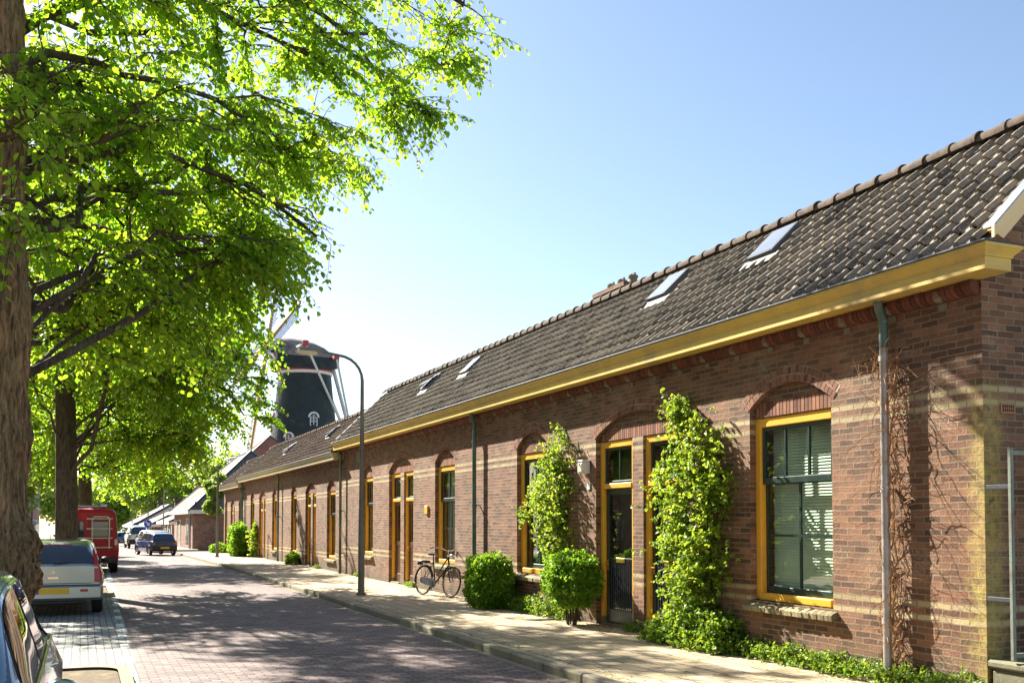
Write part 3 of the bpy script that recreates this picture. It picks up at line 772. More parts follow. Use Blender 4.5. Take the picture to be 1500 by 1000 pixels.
    un.mesh([(x0, yr0 + .03, z0 - .03), (XR, yr0 + .03, z0 - .03 + sl * (XR - x0)), (2 * XR - x0, yr0 + .03, z0 - .03), (x0, Y1, z0 - .03), (XR, Y1, z0 - .03 + sl * (XR - x0)), (2 * XR - x0, Y1, z0 - .03)],
            [(0, 1, 4, 3), (1, 2, 5, 4)])
    un.build('roof_boarding', M['darkzinc'], t)
    rg = MB(); ridge_row(rg, yr0, Y1 - .05, XR, ridge_z + .035); rg.build('ridge', M['ridge'], ro)
    for s_ in skys: skylight(ro, s_[0], s_[1], s_[2], s_[3], x0, z0, sl, open_=s_[4])
    for (yc, w, d, h, pots) in chims:
        c = MB(); xc = XR + .42; zt = ridge_z + h
        c.box(xc - d / 2, xc + d / 2, yc - w / 2, yc + w / 2, ridge_z - 1.2, zt); c.box(xc - d / 2 - .05, xc + d / 2 + .05, yc - w / 2 - .05, yc + w / 2 + .05, zt - .14, zt - .07); c.box(xc - d / 2 - .08, xc + d / 2 + .08, yc - w / 2 - .08, yc + w / 2 + .08, zt - .068, zt + .01)
        ch = c.build('chimney', mat, ro)
        for k in range(pots):
            p = MB(); py = yc + (k - (pots - 1) / 2) * .42
            p.lathe([(.12, 0), (.085, .06), (.08, .13), (.1, .14), (.1, .18), (.06, .18)], 12, (xc, py, zt + .01))
            for sy in (-.06, .06): p.box(xc - .02, xc + .02, py + sy - .02, py + sy + .02, zt + .18, zt + .235)
            p.build('chimney_pot', M['stone'], ro)
    # verge boards
    if idx == 0:
        vb = MB(); n_ = Vector((-sl, 0, 1)).normalized(); yv = Y0 - .40
        def vp(x, h): return (x, zf_top + sl * (x - XE) + h)
        for (h0, h1, q0, q1) in ((-.19, .02, yv, yv + .045), (-.055, .045, yv - .03, yv - .001)):
            a = vp(XE + .10, 0); b = vp(XR, 0)
            pr = [(a[0] + (.15 if h0 < -.1 else 0), a[1] + h0 + (.15 * sl if h0 < -.1 else 0)), (b[0], b[1] + h0), (b[0], b[1] + h1), (a[0], a[1] + h1)]
            vb.extrude(pr, q0, q1, 'y')
        vb.build('verge_board', M['verge'], t)
        vz = MB(); a = vp(XE + .10, .047); b = vp(XR, .047)
        vz.extrude([a, b, (b[0], b[1] + .02), (a[0], a[1] + .02)], yv - .035, yv + .09, 'y'); vz.build('verge_trim', M['zinc'], t)
        so = MB(); a = vp(XE + .3, -.07); b = vp(XR, -.07); so.extrude([a, b, (b[0], b[1] + .02), (a[0], a[1] + .02)], yv + .046, Y0, 'y'); so.build('verge_soffit', M['verge'], t)
    for yv in ([Y1 - .10] if idx == 0 else [Y0 + .05, Y1 - .10]):
        vz = MB(); a = (x0 - .03, z0 - .03 * sl + .02); b = (XR - .02, z0 + sl * (XR - .02 - x0) + .02)
        vz.extrude([a, b, (b[0], b[1] + .05), (a[0], a[1] + .05)], yv, yv + .07, 'y'); vz.build('verge_trim', M['darkzinc'], t)
    for y, mt in pipes: downpipe(t, y, zf_top - .22, gz(y) + .16, mt)
    return t

A1 = 1.53
T1 = terrace(0, 6.99, 32.5, 0, M['brick'],
    [('w', 9.86, 1.53, (3, 'blind')), ('d', 13.53, 2.60, (0, 0)), ('w', 17.42, 1.44, (2, 'teal')), ('w', 22.43, 1.42, (2, 'net')), ('d', 26.0, 2.24, (1, 1)), ('w', 29.4, 1.2, (2, 'half'))],
    'nearest brown brick terrace with bright yellow gutter and a large yellow-framed blind window', 6.06, 'gutter', [(8.13, 'galv'), (20.15, 'pipe_green'), (32.33, 'pipe_green')],
    skys=[(11.3, 1.5, 2.14, .56, False), (14.0, 1.46, 2.1, .56, False), (23.0, 1.45, 2.0, .5, False), (26.0, 1.4, 2.0, .5, True)],
    chims=[(17.1, 1.1, .5, .26, 3), (28.8, .9, .45, .10, 2)])
T2 = terrace(1, 32.5, 54.4, -.28, M['brick2'],
    [('w', 34.2, 1.3, (2, 'half')), ('d', 37.6, 1.9, (1, 1)), ('w', 40.85, 1.15, (2, 'net')), ('w', 45.3, 1.15, (2, 'net')), ('d', 48.56, 1.9, (1, 1)), ('w', 51.6, 1.2, (2, 'net'))],
    'middle brown brick terrace, its roof one step lower, in front of the windmill', 5.67, 'gutter_old', [(43.67, 'pipe_green'), (54.2, 'pipe_green')],
    skys=[(37.2, 1.2, 1.85, .5, True), (45.0, 1.0, 1.75, .5, True)])
T3 = terrace(2, 54.4, 62.6, -.50, M['brick3'],
    [('w', 55.9, 1.1, (2, 'net')), ('d', 58.8, 1.7, (1, 1)), ('w', 61.6, 1.1, (2, 'net'))],
    'farthest and lowest section of the brown brick terrace by the side street', 5.40, 'gutter_old', [(54.6, 'pipe_green')])
# vent brick in the end wall
v = MB(); v.box(8.09, 8.28, 6.975, 6.988, 2.835, 2.93); vb_ = v.build('air_brick', simple('terracotta', (.42, .20, .10), .85, bmp=.3), T1)
h = MB()
for i in range(6):
    for j in range(2): h.box(8.108 + i * .027, 8.124 + i * .027, 6.972, 6.974, 2.85 + j * .038, 2.88 + j * .038)
h.build('air_slot', M['black'], vb_)
# ------------------------------------------------------------------ trees
def curve_pts(a, b, n, rg, wob=.12, sag=0.):
    a = np.array(a, float); b = np.array(b, float); L = np.linalg.norm(b - a); pts = []
    o1 = rg.normal(0, wob * L * .35, 3); 
    for i in range(n + 1):
        t = i / n; p = a + (b - a) * t + o1 * math.sin(math.pi * t) + np.array([0, 0, sag * L * math.sin(math.pi * t)]) + (rg.normal(0, .02 * L, 3) if 0 < i < n else 0)
        pts.append(tuple(p))
    return pts
def tree(name, label, cat, base, rad, path, fork_ts, lobes, lsize, seed, mats, twl=.55, leaves_per=12, group=None, burl=None, trunk_n=20, sec=9, lean_down=.55):
    """path: trunk polyline; lobes: (x,y,z,rx,ry,rz,ntwigs[,k]) attached to the trunk point k along the path"""
    rg = np.random.default_rng(seed)
    t = thing(name, label, cat, base, group=group)
    tb = MB(); P = [np.array(p, float) for p in path]; n = len(P)
    # smooth trunk with flare and bumps
    fine = []; rads = []
    tot = 34 if trunk_n < 40 else 170
    for i in range(tot + 1):
        s = i / tot * (n - 1); k = min(int(s), n - 2); f = s - k; p = P[k] * (1 - f) + P[k + 1] * f
        q = i / tot; zz = p[2] - P[0][2]
        r = rad * (1 - .42 * q) * (1 + .5 * math.exp(-zz / .35)); fine.append(p); rads.append(r)
    base_i = len(tb.v); nn = trunk_n
    ph = rg.uniform(0, 6.28, 6)
    for i, (p, r) in enumerate(zip(fine, rads)):
        for k in range(nn):
            a = 2 * math.pi * k / nn
            rr = r * (1 + .05 * math.sin(3 * a + ph[0] + i * .12) + .04 * math.sin(5 * a + ph[1] - i * .2) + .03 * math.sin(9 * a + ph[2]) + rg.uniform(-.02, .02))
            if trunk_n > 40:   # furrowed ridges that wander and fork
                w1 = p[2] * 1.3 + 1.1 * math.sin(p[2] * 2.1 + a * 2); rr += .011 * math.sin(17 * a + w1 * 1.6) * (1 + .6 * math.sin(p[2] * 6 + a * 5)) + .009 * math.sin(29 * a - w1 * 2.3 + math.sin(p[2] * 9 + a * 7)) + .006 * math.sin(p[2] * 23 + 11 * a)
            if burl:
                for (bz, ba, bs, bw) in burl:
                    da = (a - ba + math.pi) % (2 * math.pi) - math.pi
                    rr += bs * math.exp(-((p[2] - bz) / bw) ** 2 - (da / .75) ** 2) * (1 + .35 * math.sin(k * 2.1 + i * 1.7))
            tb.v.append((p[0] + rr * math.cos(a), p[1] + rr * math.sin(a), p[2]))
    for i in range(tot):
        for k in range(nn):
            a = base_i + i * nn + k; b = base_i + i * nn + (k + 1) % nn
            tb.f.append((a, b, b + nn, a + nn)); tb.t.append(.5); tb.sm.append(True)
    lm = MB(); tw = MB(); LP, LD, LN, LS, LT = [], [], [], [], []
    for lb in lobes:
        c = np.array(lb[:3], float); rr = np.array(lb[3:6], float); nt = int(lb[6]); k = lb[7] if len(lb) > 7 else None
        ti = min(n - 1, max(1, int(round((c[2] - rr[2] * .2 - P[0][2]) / max(.1, P[-1][2] - P[0][2]) * (n - 1) * .8)))) if k is None else k
        s = min(n - 1.01, max(.8, (k if k is not None else ti) + rg.uniform(-.75, .55))); i_ = int(s); a = P[i_] * (1 - s + i_) + P[i_ + 1] * (s - i_)
        L = np.linalg.norm(c - a); r0 = max(.016, min(rad * .19, .016 + .0068 * L)) * rg.uniform(.75, 1.25)
        pts = curve_pts(a, c, 7, rg, .16, .10)
        lm.tube(pts, [r0 * (1 - .62 * q / 7) for q in range(8)], 8, jit=.06)
        # secondary branches
        secs = []
        for j in range(sec):
            d = unit(rg.normal(0, 1, 3)); e = c + d * rr * rg.uniform(.55, .98)
            st = np.array(pts[rg.integers(4, 8)]); sp = curve_pts(st, e, 4, rg, .22, .06); secs.append(np.array(sp))
            tw.tube(sp, [.016, .012, .009, .007, .004], 5, caps=False)
        per = nt // sec
        for sp in secs:
            for _ in range(per):
                q = rg.uniform(.12, 1) ** .8 * 4; i0 = min(3, int(q)); f = q - i0
                p0 = sp[i0] * (1 - f) + sp[i0 + 1] * f
                along = unit(sp[i0 + 1] - sp[i0]); d = unit(rg.normal(0, 1, 3) * np.array([1, 1, .55]) + along * .7 + unit((p0 - c) / rr) * .4)
                Lt = twl * rg.uniform(.55, 1.25); m = leaves_per; pr = p0; pl = [p0]
                dd = d.copy()
                for i in range(4):
                    dd = unit(dd + np.array([0, 0, -.16 * lean_down * 2])); pr = pr + dd * Lt / 4; pl.append(pr)
                tw.tube(pl, [.006, .005, .004, .003, .002], 3, caps=False)
                pl = np.array(pl); side = unit(np.cross(dd, np.array([0, 0, 1.])) + 1e-6)
                u = (np.arange(m) + rg.uniform(0, 1, m)) / m * 3.999; ii = u.astype(int); ff = (u - ii)[:, None]
                pp = pl[ii] * (1 - ff) + pl[ii + 1] * ff; sg = np.where(np.arange(m) % 2, 1, -1)[:, None]
                D = unit(side * sg * .9 + dd * .5 + np.array([0, 0, -lean_down]) + rg.normal(0, .32, (m, 3)))
                Nn = unit(np.array([0, 0, 1.]) + rg.normal(0, .42, (m, 3)))
                LP.append(pp + D * .02); LD.append(D); LN.append(Nn); LS.append(lsize * rg.uniform(.6, 1.2, m)); LT.append(np.clip(rg.normal(.5, .24) + rg.normal(0, .12, m), 0, 1))
    tb.build('trunk', mats[0], t, sharp=80)
    lm.build('limbs', M['bark_dark'], t, sharp=180); tw.build('branches', M['twig'], t, sharp=180)
    leaf_object('crown', mats[1], t, np.concatenate(LP), np.concatenate(LD), np.concatenate(LN), np.concatenate(LS), np.concatenate(LT))
    return t

grp = 'lime trees in the parking lane'
def sunlit_wall(p):
    return p[2] > 2.1 * (7.87 - p[0] - .8) - .5
def crown_lobes(cx, cy, cz, rx, ry, rz, n, seed, r=1.5, tw=150, zmin=None, xmax=None, cut=None):
    rg = np.random.default_rng(seed); out = []; tries = 0
    while len(out) < n and tries < 6000:
        tries += 1
        d = rg.normal(0, 1, 3); d /= np.linalg.norm(d); q = rg.uniform(.35, 1) ** .6
        p = np.array([cx, cy, cz]) + d * q * np.array([rx, ry, rz])
        if zmin and p[2] < zmin: continue
        if cut and cut(p): continue
        if any(np.linalg.norm(p - np.array(o[:3])) < r * .78 for o in out): continue
        s = rg.uniform(.8, 1.2); out.append((*p, r * s, r * s, r * .62 * s, tw))
    return out
# the near tree: low sprays over the street, named by where they hang in the world
t1path = [(-.88, 10.6, .0), (-.88, 10.6, 1.2), (-.85, 10.6, 2.6), (-.84, 10.6, 4.0), (-.86, 10.6, 5.4), (-.88, 10.62, 6.8), (-.9, 10.7, 8.5), (-.8, 10.8, 11)]
l1 = [ # x,y,z,rx,ry,rz,twigs
 (.1, 14.2, 4.3, 1.0, 1.0, .5, 113, 3), (1.3, 14.6, 4.35, 1.0, 1.1, .5, 123, 3), (1.8, 14.6, 5.0, .9, 1.0, .5, 100, 3), (.5, 13.0, 5.3, 1.1, 1.1, .6, 123, 4), (1.6, 13.4, 5.6, 1.1, 1.1, .6, 135, 4), (2.4, 13.8, 5.7, .8, 1.0, .45, 90, 4),
 (1.1, 11.6, 5.0, 1.2, 1.2, .7, 169, 3), (.3, 12.3, 4.6, 1.1, 1.1, .6, 146, 3), (1.5, 12.3, 5.1, 1.1, 1.2, .6, 146, 3), (2.75, 12.9, 5.5, .35, .35, .15, 15, 4), (.5, 10.2, 5.6, .9, 1, .6, 100, 4),
 (1.95, 12.8, 5.1, .8, .9, .5, 100, 3), (.9, 13.4, 4.3, 1.1, 1.1, .55, 123, 3), (1.4, 13.8, 4.7, 1.1, 1.1, .55, 123, 3), (-.1, 13.0, 3.9, .9, 1.0, .5, 100, 3),
 (1.3, 12.0, 6.2, 1.2, 1.3, .7, 158, 4), (2.2, 12.4, 6.35, 1.1, 1.2, .6, 146, 4), (2.75, 13.0, 6.6, .9, 1.1, .6, 123, 4), (.2, 11.6, 6.5, 1.1, 1.1, .7, 135, 4),
 (3.9, 13.2, 7.6, 1., 1.2, .6, 157, 5), (4.7, 13.6, 8.4, .95, 1.1, .55, 144, 5), (2.9, 12.6, 7.6, 1.2, 1.3, .7, 170, 5), (1.7, 12.0, 7.6, 1.2, 1.3, .7, 170, 5), (.5, 11.4, 7.8, 1.2, 1.2, .7, 144, 5),
 (3.8, 12.8, 8.9, 1.2, 1.3, .7, 65, 6), (2.6, 12.0, 9.0, 1.3, 1.3, .8, 60, 6), (5.2, 14.0, 9.6, 1.1, 1.3, .6, 55, 6), (1.2, 11.5, 9.4, 1.3, 1.3, .8, 50, 6),
 (-2.2, 12.2, 6.0, 1.3, 1.3, .8, 113, 4), (-2.0, 10.4, 7.5, 1.4, 1.4, .8, 117, 5), (-3.4, 12.0, 8.0, 1.4, 1.4, .8, 45, 5), (-1.4, 13.2, 7.2, 1.3, 1.3, .8, 132, 5), (-.6, 14.2, 5.6, 1.2, 1.2, .7, 113, 4),
 (.9, 15.2, 6.0, 1.2, 1.3, .7, 123, 4), (2.4, 15.2, 6.6, 1.2, 1.3, .7, 123, 4), (3.6, 15.6, 7.6, 1.1, 1.2, .6, 144, 5), (.6, 15.0, 8.0, 1.4, 1.4, .8, 50, 6), (2.2, 14.8, 9.4, 1.4, 1.4, .8, 50, 6), (-1.6, 9.0, 9.0, 1.6, 1.6, 1., 35, 6),
 (-.62, 8.9, 4.35, .35, .35, .3, 29, 3), (-.50, 9.2, 5.15, .5, .5, .4, 49, 4),
 (-.15, 11.3, 5.5, .7, .8, .5, 60, 4), (-.2, 11.2, 6.5, .8, .8, .5, 64, 4), (.2, 10.7, 7.1, .8, .8, .5, 70, 5), (-.25, 12.0, 4.9, .7, .8, .45, 51, 3), (.35, 11.2, 4.5, .6, .7, .35, 47, 3), (.1, 11.8, 5.9, .7, .8, .5, 60, 4), (-.3, 10.2, 6.0, .5, .5, .4, 34, 4),
]
tree('lime_tree', 'nearest lime tree, thick furrowed trunk with a mossy burl beside the near car', 'tree', (-.86, 10.6, 0), .40, t1path, None, l1, .074, 11,
     (M['bark'], M['lime']), group=grp, burl=[(1.62, -.35, .11, .20), (1.25, -.3, .13, .22), (2.6, -.4, .05, .2), (1.75, -1.9, .06, .3)], trunk_n=132, leaves_per=11)
t2path = [(-.33, 27.5, .0), (-.36, 27.5, 2.2), (-.42, 27.5, 4.5), (-.5, 27.4, 6), (-.5, 27.5, 7.4), (-.4, 27.6, 9.5), (-.3, 27.7, 12)]
l2 = crown_lobes(.3, 27.3, 9.0, 4.9, 5.4, 4.2, 44, 5, 1.75, 110, zmin=4.6, cut=sunlit_wall)
l2 += [(1.6, 26.3, 4.05, 1.2, 1.2, .6, 150, 2), (2.3, 26.3, 4.0, 1.2, 1.3, .6, 120, 2), (3.9, 27.2, 4.6, 1.1, 1.2, .6, 110, 3), (-2.0, 27.0, 4.6, 1.1, 1.2, .7, 110, 2), (.9, 29.6, 3.8, 1.2, 1.3, .6, 130, 2), (1.7, 24.4, 5.0, 1.3, 1.2, .7, 120, 3), (-.9, 24.6, 5.6, 1.2, 1.2, .8, 90, 3), (1.0, 28.4, 3.3, 1.0, 1.0, .45, 80, 2), (3.0, 25.2, 5.9, 1.2, 1.2, .8, 120, 4)]
l2 += [(2.6, 26.0, 5.3, 1.7, 1.7, .8, 150, 3), (1.0, 25.4, 4.9, 1.5, 1.5, .8, 130, 3), (3.7, 27.0, 5.5, 1.3, 1.5, .8, 110, 3), (2.3, 28.6, 4.4, 1.5, 1.5, .7, 120, 3), (.8, 30.0, 4.3, 1.4, 1.4, .7, 100, 3), (3.4, 30.0, 5.0, 1.4, 1.4, .7, 110, 3), (-1.6, 26.6, 5.0, 1.4, 1.4, .8, 90, 3),
       (3.9, 27.4, 7.2, 1.2, 1.3, .8, 100, 4), (4.1, 27.0, 6.2, 1.0, 1.2, .7, 80, 3), (1.9, 30.4, 3.5, 1.1, 1.1, .5, 70, 3), (3.3, 27.6, 4.7, 1.0, 1.0, .5, 70, 3)]
tree('lime_tree', 'second lime tree, bare straight trunk behind the silver car', 'tree', (-.33, 27.5, 0), .275, t2path, None, l2, .092, 23, (M['bark_dark'], M['lime']), twl=.65, group=grp, trunk_n=28)
t3path = [(.15, 42.5, -.02), (.12, 42.5, 2.4), (.05, 42.5, 4.8), (0, 42.4, 6.2), (.0, 42.5, 8), (.1, 42.6, 10.5), (.2, 42.7, 12.5)]
l3 = crown_lobes(.6, 42.3, 8.6, 4.9, 5.2, 4.3, 40, 9, 1.9, 92, zmin=4.4, cut=sunlit_wall)
l3 += [(1.4, 41.0, 4.1, 1.4, 1.4, .8, 110, 2), (3.0, 41.6, 4.1, 1.4, 1.4, .7, 110, 2), (4.6, 42.0, 4.6, 1.2, 1.3, .7, 100, 3), (-1.2, 41, 4.4, 1.4, 1.4, .8, 90, 2), (0., 39.4, 5.2, 1.4, 1.4, .8, 90, 3), (2.0, 38.6, 5.2, 1.4, 1.4, .8, 100, 3), (3.8, 39.6, 5.6, 1.3, 1.3, .8, 100, 3)]
l3 += [(2.2, 41.0, 3.9, 1.6, 1.7, .8, 110, 2), (4.0, 41.4, 4.7, 1.6, 1.6, .9, 110, 3), (3.4, 43.8, 4.2, 1.5, 1.5, .8, 90, 3), (.9, 40.2, 4.6, 1.6, 1.6, .9, 90, 3), (5.4, 42.2, 5.9, 1.2, 1.3, .9, 90, 3), (1.6, 44.6, 3.3, 1.4, 1.4, .6, 80, 2)]
t3path = [(a, b + 3, c) for a, b, c in t3path]; l3 = [(q[0], q[1] + 3, *q[2:]) for q in l3]
tree('lime_tree', 'third lime tree, thin dark trunk rising behind the red van', 'tree', (.15, 45.5, 0), .27, t3path, None, l3, .115, 31, (M['bark_dark'], M['lime']), twl=.75, leaves_per=11, group=grp, trunk_n=16)

# ------------------------------------------------------------------ wall plants
def foliage(name, label, cat, base, pts, dirs, ls, mat, seed, lp=6, tl=.16, group=None, stems=None, spread=.75, stem_mat='twig', up=.2):
    """pts: twig origins, dirs: outward bias"""
    rg = np.random.default_rng(seed); t = thing(name, label, cat, base, group=group); n = len(pts)
    pts = np.asarray(pts, float); dirs = unit(np.asarray(dirs, float) + rg.normal(0, spread, (n, 3)) + np.array([0, 0, up]))
    L = tl * rg.uniform(.5, 1.4, (n, 1)); tw = MB()
    for i in range(0, n, 2): tw.tube([pts[i], pts[i] + dirs[i] * L[i] * .6, pts[i] + dirs[i] * L[i]], [.003, .0022, .0012], 3, caps=False)
    if stems:
        for s, r in stems: tw.tube(s, [r * (1 - .6 * k / (len(s) - 1)) for k in range(len(s))], 6, caps=False, jit=.1)
    tw.build('stem', M[stem_mat], t, sharp=180)
    a = np.repeat(pts, lp, 0); d = np.repeat(dirs, lp, 0); l = np.repeat(L, lp, 0)
    u = rg.uniform(.1, 1, (n * lp, 1)); P = a + d * l * u
    D = unit(d * .6 + rg.normal(0, .8, (n * lp, 3)))
    N = unit(rg.normal(0, .6, (n * lp, 3)) + np.array([-.5, .3, .8]))
    leaf_object('leaves', M[mat], t, P, D, N, ls * rg.uniform(.55, 1.25, n * lp), np.clip(np.repeat(rg.normal(.5, .25, n), lp) + rg.normal(0, .12, n * lp), 0, 1))
    return t
def climber(name, label, Yf, x0, outline, n, seed, ls, depth=.28, stems=None, mat='vine', extra=None):
    """outline: list of (z, y_lo, y_hi, depth) describing the plant against the wall"""
    rg = np.random.default_rng(seed); zs = [o[0] for o in outline]; pts, dirs = [], []
    ylo = [o[1] for o in outline]; yhi = [o[2] for o in outline]; dp = [o[3] for o in outline]
    wts = np.array([(yhi[i] - ylo[i] + yhi[i+1] - ylo[i+1]) * (zs[i+1] - zs[i]) for i in range(len(zs) - 1)]); wts /= wts.sum()
    cl = []                       # clumps give an uneven face with gaps
    for i in rg.choice(len(wts), size=int(n / 28), p=wts):
        z = rg.uniform(zs[i], zs[i + 1]); a = np.interp(z, zs, ylo); b = np.interp(z, zs, yhi); d = np.interp(z, zs, dp)
        cl.append((x0 - rg.uniform(.03, 1) * d, rg.uniform(a, b), z, rg.uniform(.05, .21)))
    for k in range(n):
        c = cl[rg.integers(len(cl))]; o = rg.normal(0, 1, 3) * c[3] * np.array([.7, 1, 1.1])
        p = np.array(c[:3]) + o
        if p[0] > x0 - .015: p[0] = x0 - .015 - rg.uniform(0, .05)
        if p[2] < .13: p[2] = .13 + rg.uniform(0, .1)
        pts.append(p); dirs.append(np.array([-.8, rg.normal(0, .5), .2]))
    return foliage(name, label, 'climber', (x0, (ylo[0] + yhi[0]) / 2, .1), pts, dirs, ls, mat, seed + 1, lp=6, tl=.13, stems=stems)
def vstem(rg, y0, y1, z1, x=XW - .08, z0=.1, n=10, amp=.08):
    return [(x - .04 - rg.uniform(0, .05), y0 + (y1 - y0) * i / n + rg.uniform(-amp, amp), z0 + (z1 - z0) * i / n) for i in range(n + 1)]
rg0 = np.random.default_rng(3)
climber('climbing_plant', 'tall bushy climbing plant partly over the second door, left of the blind window', 11.8, XW,
    [(.12, 11.1, 12.1, .40), (.5, 11.3, 11.95, .34), (1.0, 11.25, 12.05, .32), (1.6, 11.1, 12.3, .38), (2.2, 10.95, 12.45, .38), (2.7, 11.0, 12.3, .32), (3.05, 11.4, 12.2, .22), (3.3, 11.9, 12.4, .15), (3.55, 12.2, 12.45, .08)], 2600, 40, .050,
    stems=[(vstem(rg0, 11.6 + .08 * k, 11.5 + .22 * k - .3, 2.9 + .1 * k), .016) for k in range(5)])
climber('climbing_plant', 'slimmer climbing plant leaning over the teal-curtained window', 16.3, XW,
    [(.9, 15.75, 16.0, .1), (1.2, 15.7, 16.3, .2), (1.7, 15.75, 16.8, .32), (2.0, 15.8, 17.25, .36), (2.35, 15.75, 16.7, .26), (2.9, 15.75, 16.35, .2), (3.25, 15.8, 16.25, .12)], 1350, 50, .046,
    stems=[(vstem(rg0, 15.9, 15.9 + .12 * k, 2.8 + .1 * k), .012) for k in range(4)])
def bush(label, c, r, n, seed, ls, mat='hedge', squash=1., name='round_bush', group=None, box_=.12, zb=.12):
    rg = np.random.default_rng(seed); d = unit(rg.normal(0, 1, (n, 3)))
    sq = d; q = rg.uniform(.78, 1.0, (n, 1)); q[: n // 6] *= .8
    lump = 1 + .08 * np.sin(d[:, :1] * 7 + seed) + .08 * np.sin(d[:, 1:2] * 8 + seed * 2) + .07 * np.sin(d[:, 2:3] * 13)
    p = np.array(c) + sq / (np.abs(sq).max(1, keepdims=True) ** .12) * np.array(r) * q * lump
    keep = p[:, 2] > zb; p = p[keep]; d = d[keep]
    stems = [([(c[0] + .06 * math.cos(k * 1.1), c[1] + .1 * math.sin(k * 1.1), .1), (c[0] + .1 * math.cos(k * 1.1), c[1] + .14 * math.sin(k * 1.1), c[2] * .5 + .1), (c[0] + .5 * r[0] * math.cos(k * 1.1), c[1] + .5 * r[1] * math.sin(k * 1.1), c[2] + .1)], .016) for k in range(6)]
    return foliage(name, label, 'bush', (c[0], c[1], .1), p, d, ls, mat, seed + 3, lp=5, tl=.07, stems=stems, spread=.5, group=group)
bush('clipped round bush on a bare forked stem left of the first yellow door', (7.42, 14.85, .84), (.40, .58, .42), 4200, 61, .040, zb=.42)
bush('low round bush reaching the pavement between the bicycle and the teal-curtained window', (7.38, 18.35, .60), (.44, .62, .54), 4600, 62, .042)
bush('tall shaggy bush against the far end of the terrace beyond the second lamp post', (7.35, 52.6, .75), (.45, 1.15, .95), 2000, 63, .10, zb=-.05, name='tall_bush')
bush('small bush at the wall foot between two far doors of the terrace', (7.62, 39.7, .28), (.22, .35, .26), 500, 64, .06, zb=.05, name='small_bush')
bush('light green bush at the far corner by the side street', (7.4, 60.6, .15), (.5, .9, .35), 500, 65, .09, zb=-.1, name='small_bush')
climber('climbing_plant', 'thin young climber on the far part of the terrace beside a yellow door', 50, XW, [(.1, 49.9, 50.5, .1), (1.3, 49.8, 50.5, .15), (1.9, 49.9, 50.3, .1)], 300, 71, .09)
# weeds along the foot of the wall
def weeds(label, y0, y1, x0, x1, hfun, n, seed, ls=.038, mat='weed', name='wall_weeds', cat='weeds', fine=True):
    rg = np.random.default_rng(seed); pts, dirs = [], []
    y = rg.uniform(y0, y1, n)
    for yy in y:
        hh = hfun(yy); z = .11 + hh * rg.uniform(0, 1) ** 1.3; x = x1 - (x1 - x0) * rg.uniform(0, 1) ** 1.4 * (1 - .3 * (z / max(.05, hh + .11)))
        pts.append((x, yy + .05 * math.sin(z * 20), z)); dirs.append((-.3, 0, .6))
    sp = []
    if fine:
        for k in range(int((y1 - y0) * 7)):
            yy = rg.uniform(y0, y1); h = hfun(yy) * rg.uniform(1.1, 1.9); b = (rg.uniform(x0 + .12, x1 - .02), yy, .1); e = rg.normal(0, .07, 2)
            s = [b, (b[0] + e[0] * .4, yy + e[1] * .4, .1 + h * .5), (b[0] + e[0], yy + e[1], .1 + h)]; sp.append((s, .004))
            for q in range(9):
                f = q / 9; pts.append((b[0] + e[0] * f, yy + e[1] * f, .1 + h * f)); dirs.append((rg.normal(), rg.normal(), .3))
    t = foliage(name, label, cat, (x1, (y0 + y1) / 2, .1), pts, dirs, ls, mat, seed + 5, lp=4, tl=.06, stems=sp, spread=.6, stem_mat='twig')
    t['kind'] = 'stuff' if False else 'thing'; del t['kind']; return t
weeds('trailing bright green weeds along the wall foot under the big blind window', 7.0, 10.9, 7.52, 7.86, lambda y: .13 + .07 * math.sin(y * 5) ** 2 + .03 * math.sin(y * 17), 1500, 81, .034)
weeds('leafy green mound at the foot of the tall climber', 10.7, 12.6, 7.28, 7.86, lambda y: .52 - .25 * abs(y - 11.4), 2300, 82, .048)
weeds('yellowish low weeds below the teal-curtained window between the round bushes', 15.5, 17.9, 7.45, 7.86, lambda y: .26 + .05 * math.sin(y * 6), 1300, 83, .034, fine=False)
for (y_, l_) in ((13.5, 'tiny weed tuft at the foot of the pier between the two nearest doors'), (24.9, 'weed tuft on the threshold corner near the bicycle'), (30.2, 'low weed patch between the near lamp post and the wall'), (36.0, 'weed tuft by a far door of the middle terrace')):
    weeds(l_, y_ - .22, y_ + .22, 7.66, 7.86, lambda y: .10, 90, int(y_ * 10), .03, fine=False, name='weed_tuft')
for (x_, y_, l_) in ((-.2, 26.2, 'sprig of weeds in the tree pit by the silver car'),):
    rg = np.random.default_rng(int(y_ * 3)); pp = [(x_ + rg.normal(0, .12), y_ + rg.normal(0, .14), .08 + abs(rg.normal(0, .04))) for _ in range(110)]
    foliage('weed_tuft', l_, 'weeds', (x_, y_, .08), pp, [(0, 0, 1)] * 110, .03, 'weed', int(y_ * 7), lp=4, tl=.08)
